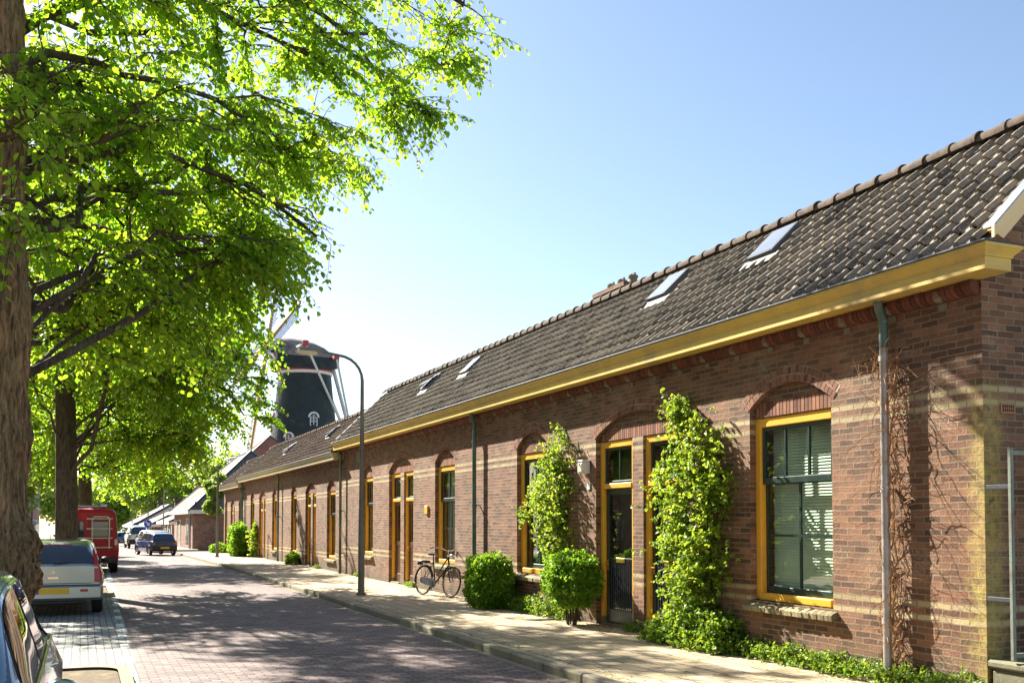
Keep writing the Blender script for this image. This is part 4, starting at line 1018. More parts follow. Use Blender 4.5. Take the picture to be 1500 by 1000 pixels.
# dead vine round the nearest downpipe
rg = np.random.default_rng(91); dv = MB()
for k in range(320):
    z = rg.uniform(.15, 3.55) ; L = rg.uniform(.15, .6); w = .06 + .10 * (z / 3.6); y = 8.10 + rg.normal(0, w * .75); x = XW - .02 - abs(rg.normal(0, .07)); p = [(x, y, z)]
    if k % 3 == 0: L *= .5; p = [(XW - .04 - abs(rg.normal(0, .06)), 8.10 + rg.normal(0, w), 3.2 + rg.uniform(-.3, .45))]
    d = np.array([rg.normal(0, .25), rg.normal(0, .5), rg.choice([-1, 1])])
    for i in range(5):
        d = unit(d + rg.normal(0, .45, 3)); q = np.array(p[-1]) + d * L / 5; q[0] = min(q[0], XW - .008); q[2] = max(q[2], .11); p.append(tuple(q))
    dv.tube(p, [.0042, .004, .0035, .003, .0025, .0015], 3, caps=False)
for k in range(4): dv.tube([(XW - .05 - .1 * abs(math.sin(i * .9 + k)), 8.1 + .09 * math.cos(i * .7 + k * 1.7) + rg.normal(0, .012), .1 + i * .16) for i in range(21)], [.013 - .0004 * i for i in range(21)], 5, caps=False)
tag(dv.build('dead_vine', M['deadvine']), 'dry brown dead vine tangled round the nearest downpipe', 'dead vine')

# ------------------------------------------------------------------ lamp posts
def lamp_post(label, x, y, H, az=0.):
    t = thing('street_lamp', label, 'street lamp', (x, y, gz(y) + .10), az, group='curved grey street lamps')
    p = MB(); r = .55; pts = [(0, 0, -.1), (0, 0, 1.2), (0, 0, 2.5), (0, 0, H - r)] + [(-r + r * math.cos(R(a)), 0, H - r + r * math.sin(R(a))) for a in (15, 30, 45, 60, 75, 84)] + [(-.95, 0, H + .07)]
    p.tube(pts, [.078, .074, .056, .040] + [.033] * 6 + [.028], 14); p.tube([(0, 0, -.05), (0, 0, .06)], .11, 14); p.box(-.05, .05, -.088, -.075, .5, .85, bev=.005)
    po = p.build('pole', M['lampgrey'], t, world=False)
    h = MB(); pr = [(-.92, H + .03), (-.92, H + .11), (-1.05, H + .14), (-1.42, H + .14), (-1.48, H + .10), (-1.48, H + .06), (-1.12, H + .055)]
    h.extrude(pr, -.10, .10, 'y'); h.build('lamp_head', M['lampgrey'], t, world=False)
    l = MB(); l.lathe([(.0, -.28), (.06, -.24), (.088, -.1), (.088, .12), (.06, .22), (0, .24)], 14, (-1.28, 0, H + .055), axis='x', a0=math.pi, a1=2 * math.pi); l.build('lamp_lens', M['lens'], t, world=False)
    return t
lamp_post('near curved grey street lamp at the kerb left of the bicycle', 5.93, 22.69, 5.50)
lamp_post('farther curved street lamp at the kerb by the end of the terrace', 6.15, 51.4, 5.15)
lamp_post('distant small street lamp among the far row of cottages', 5.9, 104, 5.0)
lamp_post('most distant street lamp, barely visible before the willow', 5.9, 138, 5.6)

# ------------------------------------------------------------------ bicycle (local: forward +Y, x right)
def bicycle():
    A = Vector((7.24, 22.18, .1)); B = Vector((7.55, 21.10, .1)); ang = math.atan2(-(B.x - A.x), B.y - A.y)
    t = thing('bicycle', 'black upright city bicycle with pale handlebar leaning against the window sill', 'bicycle', tuple(A), ang)
    t.rotation_euler = (0, R(-7), ang)
    def wheel(y, name):
        c = (0, y, .345); w = MB(); n = 40
        tor = lambda r, rr, m: [(r + rr * math.cos(2 * math.pi * k / m), rr * math.sin(2 * math.pi * k / m)) for k in range(m + 1)]
        w.lathe(tor(.325, .020, 8), n, c, 'x'); o = w.build('wheel', M['black'], t, world=False)
        rm = MB(); rm.lathe([(.303, -.012), (.296, -.010), (.296, .010), (.303, .012), (.309, .010), (.309, -.010), (.303, -.012)], n, c, 'x')
        for k in range(28):
            a = 2 * math.pi * k / 28; s = .025 * (1 if k % 2 else -1)
            rm.tube([(s, c[1] + .018 * math.cos(a + .9), c[2] + .018 * math.sin(a + .9)), (0, c[1] + .298 * math.cos(a), c[2] + .298 * math.sin(a))], .0014, 3, caps=False)
        rm.tube([(-.04, c[1], c[2]), (.04, c[1], c[2])], .02, 10); rm.build('rim', M['chrome'], o, world=False)
        fe = MB(); a0, a1 = (R(60), R(200)) if name == 'r' else (R(10), R(130))
        if name == 'f': a0, a1 = R(35), R(170)
        fe.lathe([(.352, -.028), (.362, 0), (.352, .028)], 24, c, 'x', a0=a0 if name == 'f' else R(15), a1=a1 if name == 'f' else R(190)); fe.build('mudguard', M['blackpaint'], t, world=False)
    wheel(0, 'r'); wheel(1.10, 'f')
    f = MB(); BB = (0, .46, .29); ST = (0, .30, .82); HT = (0, .88, .90); HB = (0, .93, .72); RA = (0, 0, .345)
    f.tube([BB, ST], .016, 8); f.tube([BB, HB], .019, 8); f.tube([(0, .385, .55), (0, .62, .60), HT], .016, 8); f.tube([HT, HB], .022, 8)
    for s in (-.045, .045):
        f.tube([(s * .5, BB[1], BB[2]), (s, 0, .345)], .010, 6); f.tube([(s * .3, ST[1], .76), (s, 0, .345)], .009, 6); f.tube([(s * .8, .945, .68), (s, 1.04, .45), (s, 1.10, .345)], .012, 8)
    f.tube([(-.045, .945, .69), (.045, .945, .69)], .014, 6); fr = f.build('bicycle_frame', M['blackpaint'], t, world=False)
    h = MB(); h.tube([(0, .90, .86), (0, .85, 1.03)], .013, 8); h.tube([(-.30, .58, 1.07), (-.29, .72, 1.09), (-.2, .84, 1.08), (0, .86, 1.03), (.2, .84, 1.08), (.29, .72, 1.09), (.30, .58, 1.07)], .011, 8); hb = h.build('handlebar', M['chrome'], t, world=False)
    g = MB(); 
    for s in (-1, 1): g.tube([(s * .30, .69, 1.085), (s * .30, .56, 1.065)], .017, 8)
    g.build('grip', M['black'], hb, world=False)
    s = MB(); s.tube([(0, .30, .80), (0, .285, .93)], .013, 8)
    s.lathe([(0, -.14), (.09, -.12), (.105, -.06), (.07, .02), (.03, .10), (.012, .15), (0, .155)], 16, (0, .27, .955), 'y'); sv = [tuple((x, y, .955 + (z - .955) * .38)) if abs(x) >= 0 and y > .1 and z > .84 and i > 15 else (x, y, z) for i, (x, y, z) in enumerate(s.v)]; s.v = sv
    s.build('saddle', M['black'], t, world=False)
    r = MB(); 
    for q in (-.06, 0, .06): r.tube([(q, -.20, .74), (q, .26, .74)], .006, 6)
    for s_ in (-.065, .065): r.tube([(s_, -.12, .74), (s_ * .7, 0, .345)], .005, 6)
    r.box(-.075, .075, -.24, -.2, .69, .76, bev=.01); r.box(-.07, .07, -.2, .12, .745, .80, bev=.02); r.build('carrier', M['blackpaint'], t, world=False)
    c = MB(); c.extrude([(-.02, .345 + .07), (.46, .29 + .10), (.55, .29 + .05), (.56, .25), (.5, .19), (-.02, .345 - .06), (-.07, .345)], .05, .075, 'x'); c.build('chain_guard', M['darkzinc'], t, world=False)
    p = MB(); p.lathe([(.08, -.004), (.08, .004)], 16, (.085, .46, .29), 'x'); p.box(.08, .095, .45, .475, .12, .30); p.box(-.095, -.08, .45, .475, .28, .46); p.box(.09, .18, .42, .50, .115, .135); p.box(-.18, -.09, .42, .50, .445, .465); p.build('pedals', M['chrome'], t, world=False)
    l = MB(); l.lathe([(0, .04), (.035, .03), (.045, 0), (.03, -.06), (0, -.07)], 14, (0, 1.0, .93), 'y'); l.tube([(0, .93, .9), (0, .97, .93)], .006, 5); l.build('headlamp', M['chrome'], t, world=False)
bicycle()

# small fittings on the facade
w = MB(); w.box(XW - .15, XW - .001, 15.03, 15.21, 2.60, 2.80, bev=.012); w.box(XW - .16, XW - .001, 15.015, 15.225, 2.802, 2.83, bev=.006); wl = w.build('wall_lamp', M['white'], T1); w = MB(); w.box(XW - .162, XW - .151, 15.05, 15.19, 2.63, 2.77, bev=.003); w.build('lamp_lens', M['lens'], wl)
w = MB(); w.box(XW - .02, XW - .001, 15.02, 15.12, 2.33, 2.45, bev=.004); w.build('number_sign', M['white'], T1)
w = MB(); w.box(XW - .05, XW - .001, 23.6, 23.82, 1.98, 2.18, bev=.01); w.build('wall_box', M['yellow'], T1)
w = MB(); w.box(XW - .012, XW - .001, 30.2, 30.7, 3.62, 3.95, bev=.004); w.build('wall_plaque', M['stone'], T1)

# fallen blossom, bracts and grit gathered along the wall foot and kerb
rg = np.random.default_rng(77); n = 5200
yy = rg.uniform(6, 48, n) ** 1.0; near = rg.random(n) < .55; xx = np.where(near, 7.84 - np.abs(rg.normal(0, .28, n)), 5.32 + np.abs(rg.normal(0, .12, n)))
mid = rg.random(n) < .18; xx = np.where(mid, rg.uniform(5.3, 7.8, n), xx); zz = np.array([gz(v) for v in yy]) + .104
lt = leaf_object('leaf_litter', M['litter'], None, np.stack([xx, yy, zz], 1), np.stack([rg.normal(0, 1, n), rg.normal(0, 1, n), np.zeros(n)], 1), np.tile([0., 0, 1], (n, 1)) + rg.normal(0, .15, (n, 3)), rg.uniform(.012, .034, n), rg.random(n)); tag(lt, 'scattered yellow-brown leaf litter and bracts on the pavement', 'leaf litter', kind='stuff')
n = 2600; yy = rg.uniform(8, 45, n); xx = np.where(rg.random(n) < .5, 5.08 - np.abs(rg.normal(0, .10, n)), rg.uniform(.8, 5.0, n)); zz = np.array([gz(v) for v in yy]) + .005
lt = leaf_object('leaf_litter', M['litter'], None, np.stack([xx, yy, zz], 1), np.stack([rg.normal(0, 1, n), rg.normal(0, 1, n), np.zeros(n)], 1), np.tile([0., 0, 1], (n, 1)) + rg.normal(0, .15, (n, 3)), rg.uniform(.012, .03, n), rg.random(n)); tag(lt, 'fine leaf litter along the gutter and on the road bricks', 'leaf litter', kind='stuff')

# metal garden gate and low mossy wall by the end wall
g = thing('metal_gate', 'weathered grey metal gate frame standing by the end wall at the right edge', 'gate', (7.90, 6.7, .45))
p = MB(); gy_ = 6.66
for x in (7.835, 9.1): p.box(x, x + .038, gy_, gy_ + .04, .52, 2.48, bev=.006)
p.box(7.873, 9.1, gy_ + .003, gy_ + .037, 2.41, 2.45); p.box(7.873, 9.1, gy_ + .003, gy_ + .037, .55, .59)
p.build('gate_frame', M['gateg'] if 'gateg' in M else simple('gate_grey', (.20, .23, .19), .6, .3, dirt=(.14, .09, .05), bmp=.3, scale=8), g)
p = MB()
for k in range(9): p.tube([(8.1 + k * .115, gy_ + .025, .6), (8.1 + k * .115, gy_ + .025, 2.4)], .008, 6)
p.build('gate_bars', M['darkzinc'], g)
for z in (1.05, 2.1):
    hg = MB(); hg.box(7.873, 7.89, gy_ + .02, 6.985, z, z + .04, bev=.003); hg.build('hinge', M['darkzinc'], g)
lw = MB(); lw.box(7.88, 9.6, 6.30, 6.96, -.05, .42, bev=.03); lw.box(7.85, 9.62, 6.27, 6.98, .425, .50, bev=.02)
tag(lw.build('low_wall', simple('mossy_stone', (.20, .19, .12), .95, bmp=.9, scale=5, dirt=(.24, .26, .05))), 'low mossy stone wall at the foot of the gate', 'low wall')
# ------------------------------------------------------------------ windmill (tower at world 23.3, 115)
def windmill():
    cx, cy = 23.3, 115.0; g = gz(115)
    t = thing('windmill', 'black tarred tower windmill with white balcony rising behind the terrace roofs', 'windmill', (cx, cy, g))
    prof = [(5.35, g), (4.75, 5.0), (4.32, 8.0), (3.92, 10.5), (3.52, 13.5), (3.2, 16.2), (2.98, 18.55)]
    tb = MB(); tb.lathe(prof, 48, (cx, cy, 0)); tower = tb.build('tower', M['tar'], t, sharp=60)
    rg_ = MB(); rg_.lathe([(2.99, 18.45), (3.12, 18.5), (3.12, 18.78), (2.99, 18.8)], 48, (cx, cy, 0)); rg_.build('white_band', M['white'], tower)
    rg_ = MB(); rg_.lathe([(3.05, 18.81), (3.2, 18.82), (3.2, 19.0), (3.05, 19.02)], 48, (cx, cy, 0)); rg_.build('red_band', M['redpaint'], tower)
    Fd = Vector((math.sin(R(23.17)), math.cos(R(23.17)), 0)); Rt = Vector((Fd.y, -Fd.x, 0)); Z = Vector((0, 0, 1)); C = Vector((cx, cy, 0))
    def P(r, f, z): return tuple(C + Rt * r + Fd * f + Z * z)
    rad = lambda z: float(np.interp(z, [p[1] for p in prof], [p[0] for p in prof]))
    # arched windows facing the street
    for (ang, z) in ((-54, 13.3), (28, 13.1), (-14, 10.8), (62, 9.2), (-80, 10.0)):
        a = R(ang); d = (-Fd * math.cos(a) + Rt * math.sin(a)); r = rad(z) ; o = C + d * (r + .03) + Z * z; s = d.cross(Z) * -1
        slope = Matrix(((s.x, 0, d.x, o.x), (s.y, 0, d.y, o.y), (s.z, 1, d.z, o.z), (0, 0, 0, 1)))
        w = MB(); n = 10
        for k in range(n):
            a0, a1 = math.pi * k / n, math.pi * (k + 1) / n
            q = [(r_ * math.cos(aa), .28 + r_ * math.sin(aa)) for r_, aa in ((.46, a0), (.62, a0), (.62, a1), (.46, a1))]
            w.mesh([(x, y, .10) for x, y in q] + [(x, y, -.25) for x, y in q], [(0, 1, 2, 3), (1, 5, 6, 2), (0, 3, 7, 4)], mat=slope)
        for x0, x1, y0, y1 in ((-.42, -.35, -.6, .3), (.35, .42, -.6, .3), (-.42, .42, -.68, -.6), (-.03, .03, -.6, .62), (-.35, .35, -.2, -.16), (-.35, .35, .2, .24)): w.box(x0, x1, y0, y1, -.1, .04, mat=slope)
        wo = w.build('window', M['white'], t)
        gl = MB(); gl.mesh([(-.4, -.6, -.0), (.4, -.6, 0), (.4, .3, 0), (.2, .62, 0), (-.2, .62, 0), (-.4, .3, 0)], [(0, 1, 2, 3, 4, 5)], mat=slope); gl.build('pane', M['millglass'], wo)
    # stage
    st = MB(); st.lathe([(rad(7.3), 7.3), (8.3, 7.45), (8.4, 7.45), (8.4, 7.62), (rad(7.6), 7.62)], 32, (cx, cy, 0), smooth=False)
    for k in range(16):
        a = 2 * math.pi * k / 16; st.tube([(cx + rad(5.2) * math.cos(a), cy + rad(5.2) * math.sin(a), 5.2), (cx + 7.6 * math.cos(a), cy + 7.6 * math.sin(a), 7.4)], .13, 6)
    stg = st.build('balcony', M['darkwood'], t)
    rl = MB(); n = 32
    for k in range(n):
        a = 2 * math.pi * k / n; b = 2 * math.pi * (k + 1) / n
        pa = lambda an, z, r=8.3: (cx + r * math.cos(an), cy + r * math.sin(an), z)
        rl.tube([pa(a, 7.5), pa(a, 8.8, 8.5)], .07, 6)
        for z, rr in ((8.75, 8.49), (8.35, 8.43), (7.95, 8.36)): rl.tube([pa(a, z, rr), pa(b, z, rr)], .055, 5, caps=False)
        rl.tube([pa(a, 8.75, 8.49), pa(b, 7.95, 8.36)], .03, 4, caps=False) if k % 2 else None
    rl.build('railing', M['bluewhite'], stg)
    # cap: thatched boat-shaped hood, front facing left
    cp = MB(); ns = 12; secs = [(-3.7, 1.7, 19.9, 22.2), (-3.2, 2.3, 19.2, 22.55), (-2.0, 2.9, 19.05, 22.7), (-.6, 3.2, 19.05, 22.6), (.8, 3.15, 19.05, 22.35), (2.0, 2.8, 19.1, 21.9), (3.0, 2.1, 19.3, 21.2), (3.7, 1.2, 19.6, 20.5)]
    beta = R(29); H = -(Rt * math.cos(beta) + Fd * math.sin(beta)); S = Vector((-H.y, H.x, 0))   # H: direction the sails face
    def Q(h, s, z): return tuple(C + H * h + S * s + Z * z)
    rows = []
    for (u, wd, zb, zt) in secs:
        row = [Q(-u, 0, zb - .0)]
        row = [Q(-u, wd * math.cos(a) * (1 - .12 * math.sin(a)), zb + (zt - zb) * math.sin(a) ** .85) for a in [math.pi * k / ns for k in range(ns + 1)]]; rows.append(row)
    b0 = len(cp.v)
    for r_ in rows: cp.v += r_
    for i in range(len(rows) - 1):
        for k in range(ns):
            a = b0 + i * (ns + 1) + k; cp.f.append((a, a + 1, a + ns + 2, a + ns + 1)); cp.t.append(.5); cp.sm.append(True)
    for i in (0, len(rows) - 1): cp.f.append(tuple(b0 + i * (ns + 1) + k for k in range(ns + 1))); cp.t.append(.5); cp.sm.append(False)
    cap = cp.build('cap', M['thatch'], t)
    for sg in (-1, 1):
        lo = MB()
        for (u0, u1) in zip(secs, secs[1:]):
            lo.face([Q(-u0[0], sg * (u0[1] + .10), u0[2] - .15), Q(-u1[0], sg * (u1[1] + .10), u1[2] - .15), Q(-u1[0], sg * (u1[1] * .93 + .08), u1[2] + 1.25), Q(-u0[0], sg * (u0[1] * .93 + .08), u0[2] + 1.25)])
        lo.build('cap_boards', M['tar'], cap)
    # windshaft, sails
    hub = C + H * 4.6 + Z * 21.3; inc = R(12); n_ = (H * math.cos(inc) + Z * math.sin(inc)).normalized()
    ax = MB(); ax.tube([C + H * 2 + Z * (21.3 - 2.6 * math.sin(inc)), hub + n_ * .5], .32, 10); ax.build('windshaft', M['darkwood'], t)
    e1 = (Z - n_ * Z.dot(n_)).normalized(); e2 = n_.cross(e1); phi = R(14)
    for k in range(4):
        a = phi + k * math.pi / 2; d = e1 * math.cos(a) + e2 * math.sin(a); q = -n_.cross(d)
        off = n_ * (.25 if k % 2 else -.15); L = 12.2
        mt = Matrix(((q.x, d.x, n_.x, (hub + off).x), (q.y, d.y, n_.y, (hub + off).y), (q.z, d.z, n_.z, (hub + off).z), (0, 0, 0, 1)))
        s = MB(); pr = [(.22, 0), (.18, 4), (.10, L)]
        vs = []
        for w_, y in pr: vs += [(-w_, y, -w_), (w_, y, -w_), (w_, y, w_), (-w_, y, w_)]
        s.mesh(vs, [(i * 4 + j, i * 4 + (j + 1) % 4, i * 4 + 4 + (j + 1) % 4, i * 4 + 4 + j) for i in (0, 1) for j in range(4)] + [(8, 9, 10, 11)], mat=mt)
        s.box(-.62, -.1, 2.2, L, -.12, -.06, mat=mt); sail = s.build('sail', M['sailwood'], t)
        l = MB(); y = 2.4
        while y < L: l.box(.1, 1.75, y, y + .06, -.05, .01, mat=mt); y += .42
        for x in (.55, 1.0, 1.45, 1.75): l.box(x - .03, x + .03, 2.4, L - .05, -.08, -.051, mat=mt)
        l.build('sail_lattice', M['bluewood'], sail)
    # tail: cross beams, braces, tail pole
    tl = MB()
    for (h_, s0) in ((1.6, 5.3), (-2.6, 3.4)):
        tl.tube([Q(h_, -s0, 21.3 if h_ > 0 else 20.4), Q(h_, s0, 21.3 if h_ > 0 else 20.4)], .22, 6)
    end = Q(-6.3, 0, 9.2)
    for (h_, s0, z) in ((1.6, 5.3, 21.3), (1.6, -5.3, 21.3), (-2.6, 3.4, 20.4), (-2.6, -3.4, 20.4)): tl.tube([Q(h_, s0, z), end], .14, 6)
    tl.tube([Q(-3.2, 0, 20.2), Q(-6.6, 0, 8.2)], [.24, .18], 8); tl.build('tail_beams', M['palewood'], t)
    tp = MB()
    for (h_, s0, z) in ((1.6, 5.3, 21.3), (1.6, -5.3, 21.3), (-2.6, 3.4, 20.4), (-2.6, -3.4, 20.4)): tp.box(-.3, .3, -.3, .3, -.3, .3, mat=Matrix.Translation(Q(h_, s0, z)), bev=.05); tp.build('beam_end', M['redpaint'], t); tp = MB()
    return t
def tar():
    m, nt, b = newmat('tarred_brick'); p = geo(nt)
    n = noise(nt, p, .9, 6, .75); n2 = noise(nt, p, 7, 5, .7)
    c = ramp(nt, n, [(.3, (.008, .016, .019)), (.6, (.020, .032, .030)), (.75, (.07, .09, .04))])
    lk(nt, c, b.inputs['Base Color']); b.inputs['Roughness'].default_value = .5; b.inputs['Specular IOR Level'].default_value = .35
    bump(nt, b, n2, .8, .06); return m
M['tar'] = tar()
M['millglass'] = simple('mill_window_glass', (.05, .09, .16), .1, var=.2)
M['redpaint'] = simple('faded_red_paint', (.42, .05, .05), .6)
M['bluewhite'] = simple('bluish_white_paint', (.55, .66, .80), .6)
M['darkwood'] = simple('dark_wood', (.06, .045, .035), .8)
M['palewood'] = simple('white_beam_paint', (.62, .64, .66), .6)
M['sailwood'] = simple('sail_wood', (.52, .38, .20), .7)
M['bluewood'] = simple('sail_lattice_wood', (.14, .17, .30), .7)
M['thatch'] = simple('old_thatch', (.24, .22, .215), .95, var=.5, scale=1.5, bmp=1.0, dirt=(.10, .09, .09))
windmill()

# ------------------------------------------------------------------ vehicles. local frame: rear at y=0, front at y=L
M['carglass'] = carglass('car_glass')
M['tailred'] = simple('tail_lamp_red', (.42, .006, .01), .3, var=.2, coat=.3)
M['orange'] = simple('indicator_orange', (.85, .25, .02), .2, coat=1)
M['plate'] = simple('yellow_plate', (.80, .50, .01), .4, var=.04)
M['blackplastic'] = simple('black_plastic', (.025, .026, .028), .5, var=.3)
M['rimgrey'] = simple('wheel_rim', (.45, .46, .48), .3, .8)
def car(name, label, cat, loc, rz, paint, st, wheels, glass=(), sides=(), bumper=None, plate_z=.5, wr=.30, group=None, lampspec=None, frontl=None, tyrew=.19, glass_f=None):
    """st: stations (y, zb, zs, zr, wb, wsh, wrf): bottom, belt and roof heights with their half widths"""
    t = thing(name, label, cat, loc, rz, group=group); t.rotation_euler = (0, 0, rz)
    ys = sorted({s[0] for s in st} | {round(st[0][0] + .09 * k, 3) for k in range(1, int(st[-1][0] / .09))} | {wy + d for wy in wheels for d in (-wr - .06, -wr * .85, -wr * .5, 0, wr * .5, wr * .85, wr + .06)})
    ys = [y for y in ys if st[0][0] <= y <= st[-1][0]]
    cols = list(zip(*st)); X_ = np.array(cols[0]); SL = []
    for c in cols[1:]:            # monotone cubic so panels curve between stations
        c = np.array(c); h = np.diff(X_); dl = np.diff(c) / h; m_ = np.zeros(len(c))
        for i in range(1, len(c) - 1):
            if dl[i-1] * dl[i] > 0: m_[i] = 2 * dl[i-1] * dl[i] / (dl[i-1] + dl[i])
        m_[0], m_[-1] = dl[0], dl[-1]; SL.append((c, m_))
    def S(y):
        i = int(min(len(X_) - 2, max(0, np.searchsorted(X_, y) - 1))); h = X_[i+1] - X_[i]; s = min(1, max(0, (y - X_[i]) / h)); o_ = []
        for c, m_ in SL: o_.append(float(c[i] * (1 + 2*s) * (1-s)**2 + m_[i] * h * s * (1-s)**2 + c[i+1] * s*s * (3 - 2*s) + m_[i+1] * h * s*s * (s-1)))
        return o_
    def ringpts(y):
        zb, zs, zr, wb, ws, wr_ = S(y); ar = zb
        for wy in wheels:
            d = abs(y - wy)
            if d < wr + .055: ar = max(ar, .30 + math.sqrt(max(0, (wr + .05) ** 2 - d * d)))
        zm = max(ar + .05, zb + (zs - zb) * .45)
        zlo = min(zm - .02, ar + .02)
        R_ = [(0, zb), (wb * .80, zb), (wb * .97, ar if ar > zb else zb + .03), (wb * 1.0, zlo + .05 if ar <= zb else zlo + .01), (max(wb, ws) * 1.015, zm + (zs - zm) * .25), ((wb * .3 + ws * .7) * 1.0, zs - (zs - zm) * .22), (ws, zs)]
        gh = zr - zs
        R_ += [(ws * .985 + (wr_ - ws) * .06, zs + gh * .03), (ws + (wr_ - ws) * .55, zs + gh * .5), (ws + (wr_ - ws) * .93, zs + gh * .86), (wr_ * .9, zs + gh * .965), (wr_ * .6, zr - gh * .005), (0, zr)]
        return R_
    b = MB(); rows = []
    for y in ys:
        h = ringpts(y); full = [(x, y, z) for x, z in h] + [(-x, y, z) for x, z in reversed(h[1:-1])]; rows.append(full)
    n = len(rows[0])
    for r_ in rows: b.v += r_
    for i in range(len(rows) - 1):
        for k in range(n):
            b.f.append((i * n + k, i * n + (k + 1) % n, (i + 1) * n + (k + 1) % n, (i + 1) * n + k)); b.t.append(.5); b.sm.append(True)
    for i in (0, len(rows) - 1): b.f.append(tuple(i * n + k for k in range(n))); b.t.append(.5); b.sm.append(False)
    body = b.build('body', paint, t, world=False, sharp=38)
    def surf(y, v, side, off=.006):
        zb, zs, zr, wb, ws, wr_ = S(y); h = ringpts(y)[6:11]; zz = zs + (zr - zs) * v
        xs = [p[0] for p in h]; zs_ = [p[1] for p in h]
        return (side * (float(np.interp(zz, zs_, xs)) + off), y, zz)
    for (y0b, y1b, y0t, y1t) in sides:
        for sd in (-1, 1):
            for (grow, nm, mt, off) in ((.035, 'window_trim', M['blackplastic'], .004), (0, 'side_window', M['carglass'], .009)):
                m = MB(); N = 12; V = 6; grid = []
                for j in range(V + 1):
                    v = (.06 - grow * 1.2) + (.86 - .06 + grow * 2.2) * j / V; f = j / V
                    a = (y0b - grow) * (1 - f) + (y0t - grow) * f; c = (y1b + grow) * (1 - f) + (y1t + grow) * f
                    grid.append([surf(a + (c - a) * i / N, v, sd, off) for i in range(N + 1)])
                for r_ in grid: m.v += r_
                for j in range(V):
                    for i in range(N): m.f.append((j * (N + 1) + i, j * (N + 1) + i + 1, (j + 1) * (N + 1) + i + 1, (j + 1) * (N + 1) + i)); m.t.append(.5); m.sm.append(True)
                m.build(nm, mt, t, world=False)
    for (ya, yb_, wa, wb2, nm) in glass:        # windscreens between two stations, laid just outside the sloping panel
        m = MB(); N = 8; g2 = []
        for j in range(5):
            f = .07 + .84 * j / 4; y = ya + (yb_ - ya) * f; zr = S(y)[2]; wtop = wa + (wb2 - wa) * f
            g2.append([(wtop * (2 * i / N - 1), y, 0) for i in range(N + 1)])
        nrm = Vector((0, -1 if yb_ > ya and nm == 'rear_window' else 1, .6)).normalized()
        for r_ in g2:
            for (x, y, _) in r_:
                zb, zs, zr, wb0, ws, wrf = S(y); h = ringpts(y); hx = [p[0] for p in h[:5:-1]]; hz = [p[1] for p in h[:5:-1]]
                z = float(np.interp(abs(x), hx, hz)); p = Vector((x, y, z)) + nrm * .014; m.v.append(tuple(p))
        for j in range(4):
            for i in range(N): m.f.append((j * (N + 1) + i, j * (N + 1) + i + 1, (j + 1) * (N + 1) + i + 1, (j + 1) * (N + 1) + i)); m.t.append(.5); m.sm.append(True)
        m.build(nm, M['carglass'], t, world=False)
    wbm = S(wheels[0])[3]
    for wy in wheels:
        for sd in (-1, 1):
            w = MB(); x0 = sd * (wbm - tyrew * .5 - .005); c = (x0, wy, wr); hw = tyrew / 2
            w.lathe([(wr * .62, -hw * .8), (wr * .9, -hw), (wr * .985, -hw * .8), (wr, -hw * .4), (wr, hw * .4), (wr * .985, hw * .8), (wr * .9, hw), (wr * .62, hw * .8)], 30, c, 'x')
            o = w.build('wheel', M['black'], t, world=False)
            r_ = MB(); r_.lathe([(0, sd * hw * .55), (wr * .18, sd * hw * .6), (wr * .5, sd * hw * .35), (wr * .60, sd * hw * .85), (wr * .64, sd * hw * .8), (wr * .64, -hw * .6), (0, -hw * .6)], 20, c, 'x')
            r_.build('rim', M['rimgrey'], o, world=False)
            a = MB(); a.lathe([(wr + .052, -.10), (wr + .052, .10)], 20, (x0, wy, .30), 'x', a0=0, a1=math.pi); a.build('wheel_arch', M['blackplastic'], t, world=False)
    return t, S, surf
def mirrors(t, S, y, zs, paint, w=.17):
    ws = S(y)[4]
    for sd in (-1, 1):
        m = MB(); m.lathe([(0, -.06), (.055, -.052), (.085, -.02), (.088, .015), (.080, .035), (0, .036)], 14, (0, 0, 0), 'y'); 
        m.v = [(sd * (ws + .12) + x * 1.12, y - yy * -1, zs + .07 + z * .74) for x, yy, z in m.v]
        m.tube([(sd * (ws - .02), y, zs + .02), (sd * (ws + .08), y, zs + .05)], .022, 6); m.build('mirror', paint, t, world=False)

# silver estate hatchback seen from behind
pS = carpaint('silver_paint', (.38, .42, .41), .75, .28)
st = [(0, .36, .93, .945, .78, .76, .60), (.03, .30, .95, .97, .83, .79, .62), (.14, .28, .955, 1.14, .85, .80, .61), (.34, .27, .95, 1.345, .86, .81, .60), (.62, .24, .94, 1.41, .865, .82, .63), (1.6, .22, .92, 1.44, .865, .83, .67), (2.5, .22, .91, 1.42, .865, .83, .66), (2.9, .22, .90, 1.33, .865, .83, .62),
      (3.35, .22, .90, .96, .86, .80, .60), (4.0, .24, .80, .84, .84, .74, .55), (4.30, .30, .66, .68, .74, .62, .5)]
t, S, sf = car('parked_car', 'silver hatchback parked between the first two lime trees, seen from behind with a yellow plate', 'car', (-.47, 20.9, .0), 0, pS, st, (.78, 3.45),
    glass=[(.03, .34, .70, .54, 'rear_window'), (3.33, 2.9, .68, .58, 'windscreen')], sides=[(.55, .98, .62, .98), (1.06, 1.85, 1.06, 1.85), (1.93, 2.98, 1.93, 2.62)], wr=.31, group='cars parked along the left lane')
m = MB(); m.box(-.86, .86, -.10, .06, .30, .60, bev=.05); m.build('bumper', pS, t, world=False)
m = MB(); m.box(-.80, .80, -.108, -.09, .575, .60, bev=.01); m.box(-.55, .55, -.06, .05, .22, .31, bev=.03); m.build('bumper_strip', M['blackplastic'], t, world=False)
m = MB(); m.box(-.26, .26, -.118, -.10, .43, .54, bev=.004); m.build('number_plate', M['plate'], t, world=False)
m = MB(); m.box(-.30, -.262, -.117, -.10, .43, .54); m.build('plate_band', simple('plate_blue', (.02, .08, .4), .4), t, world=False)
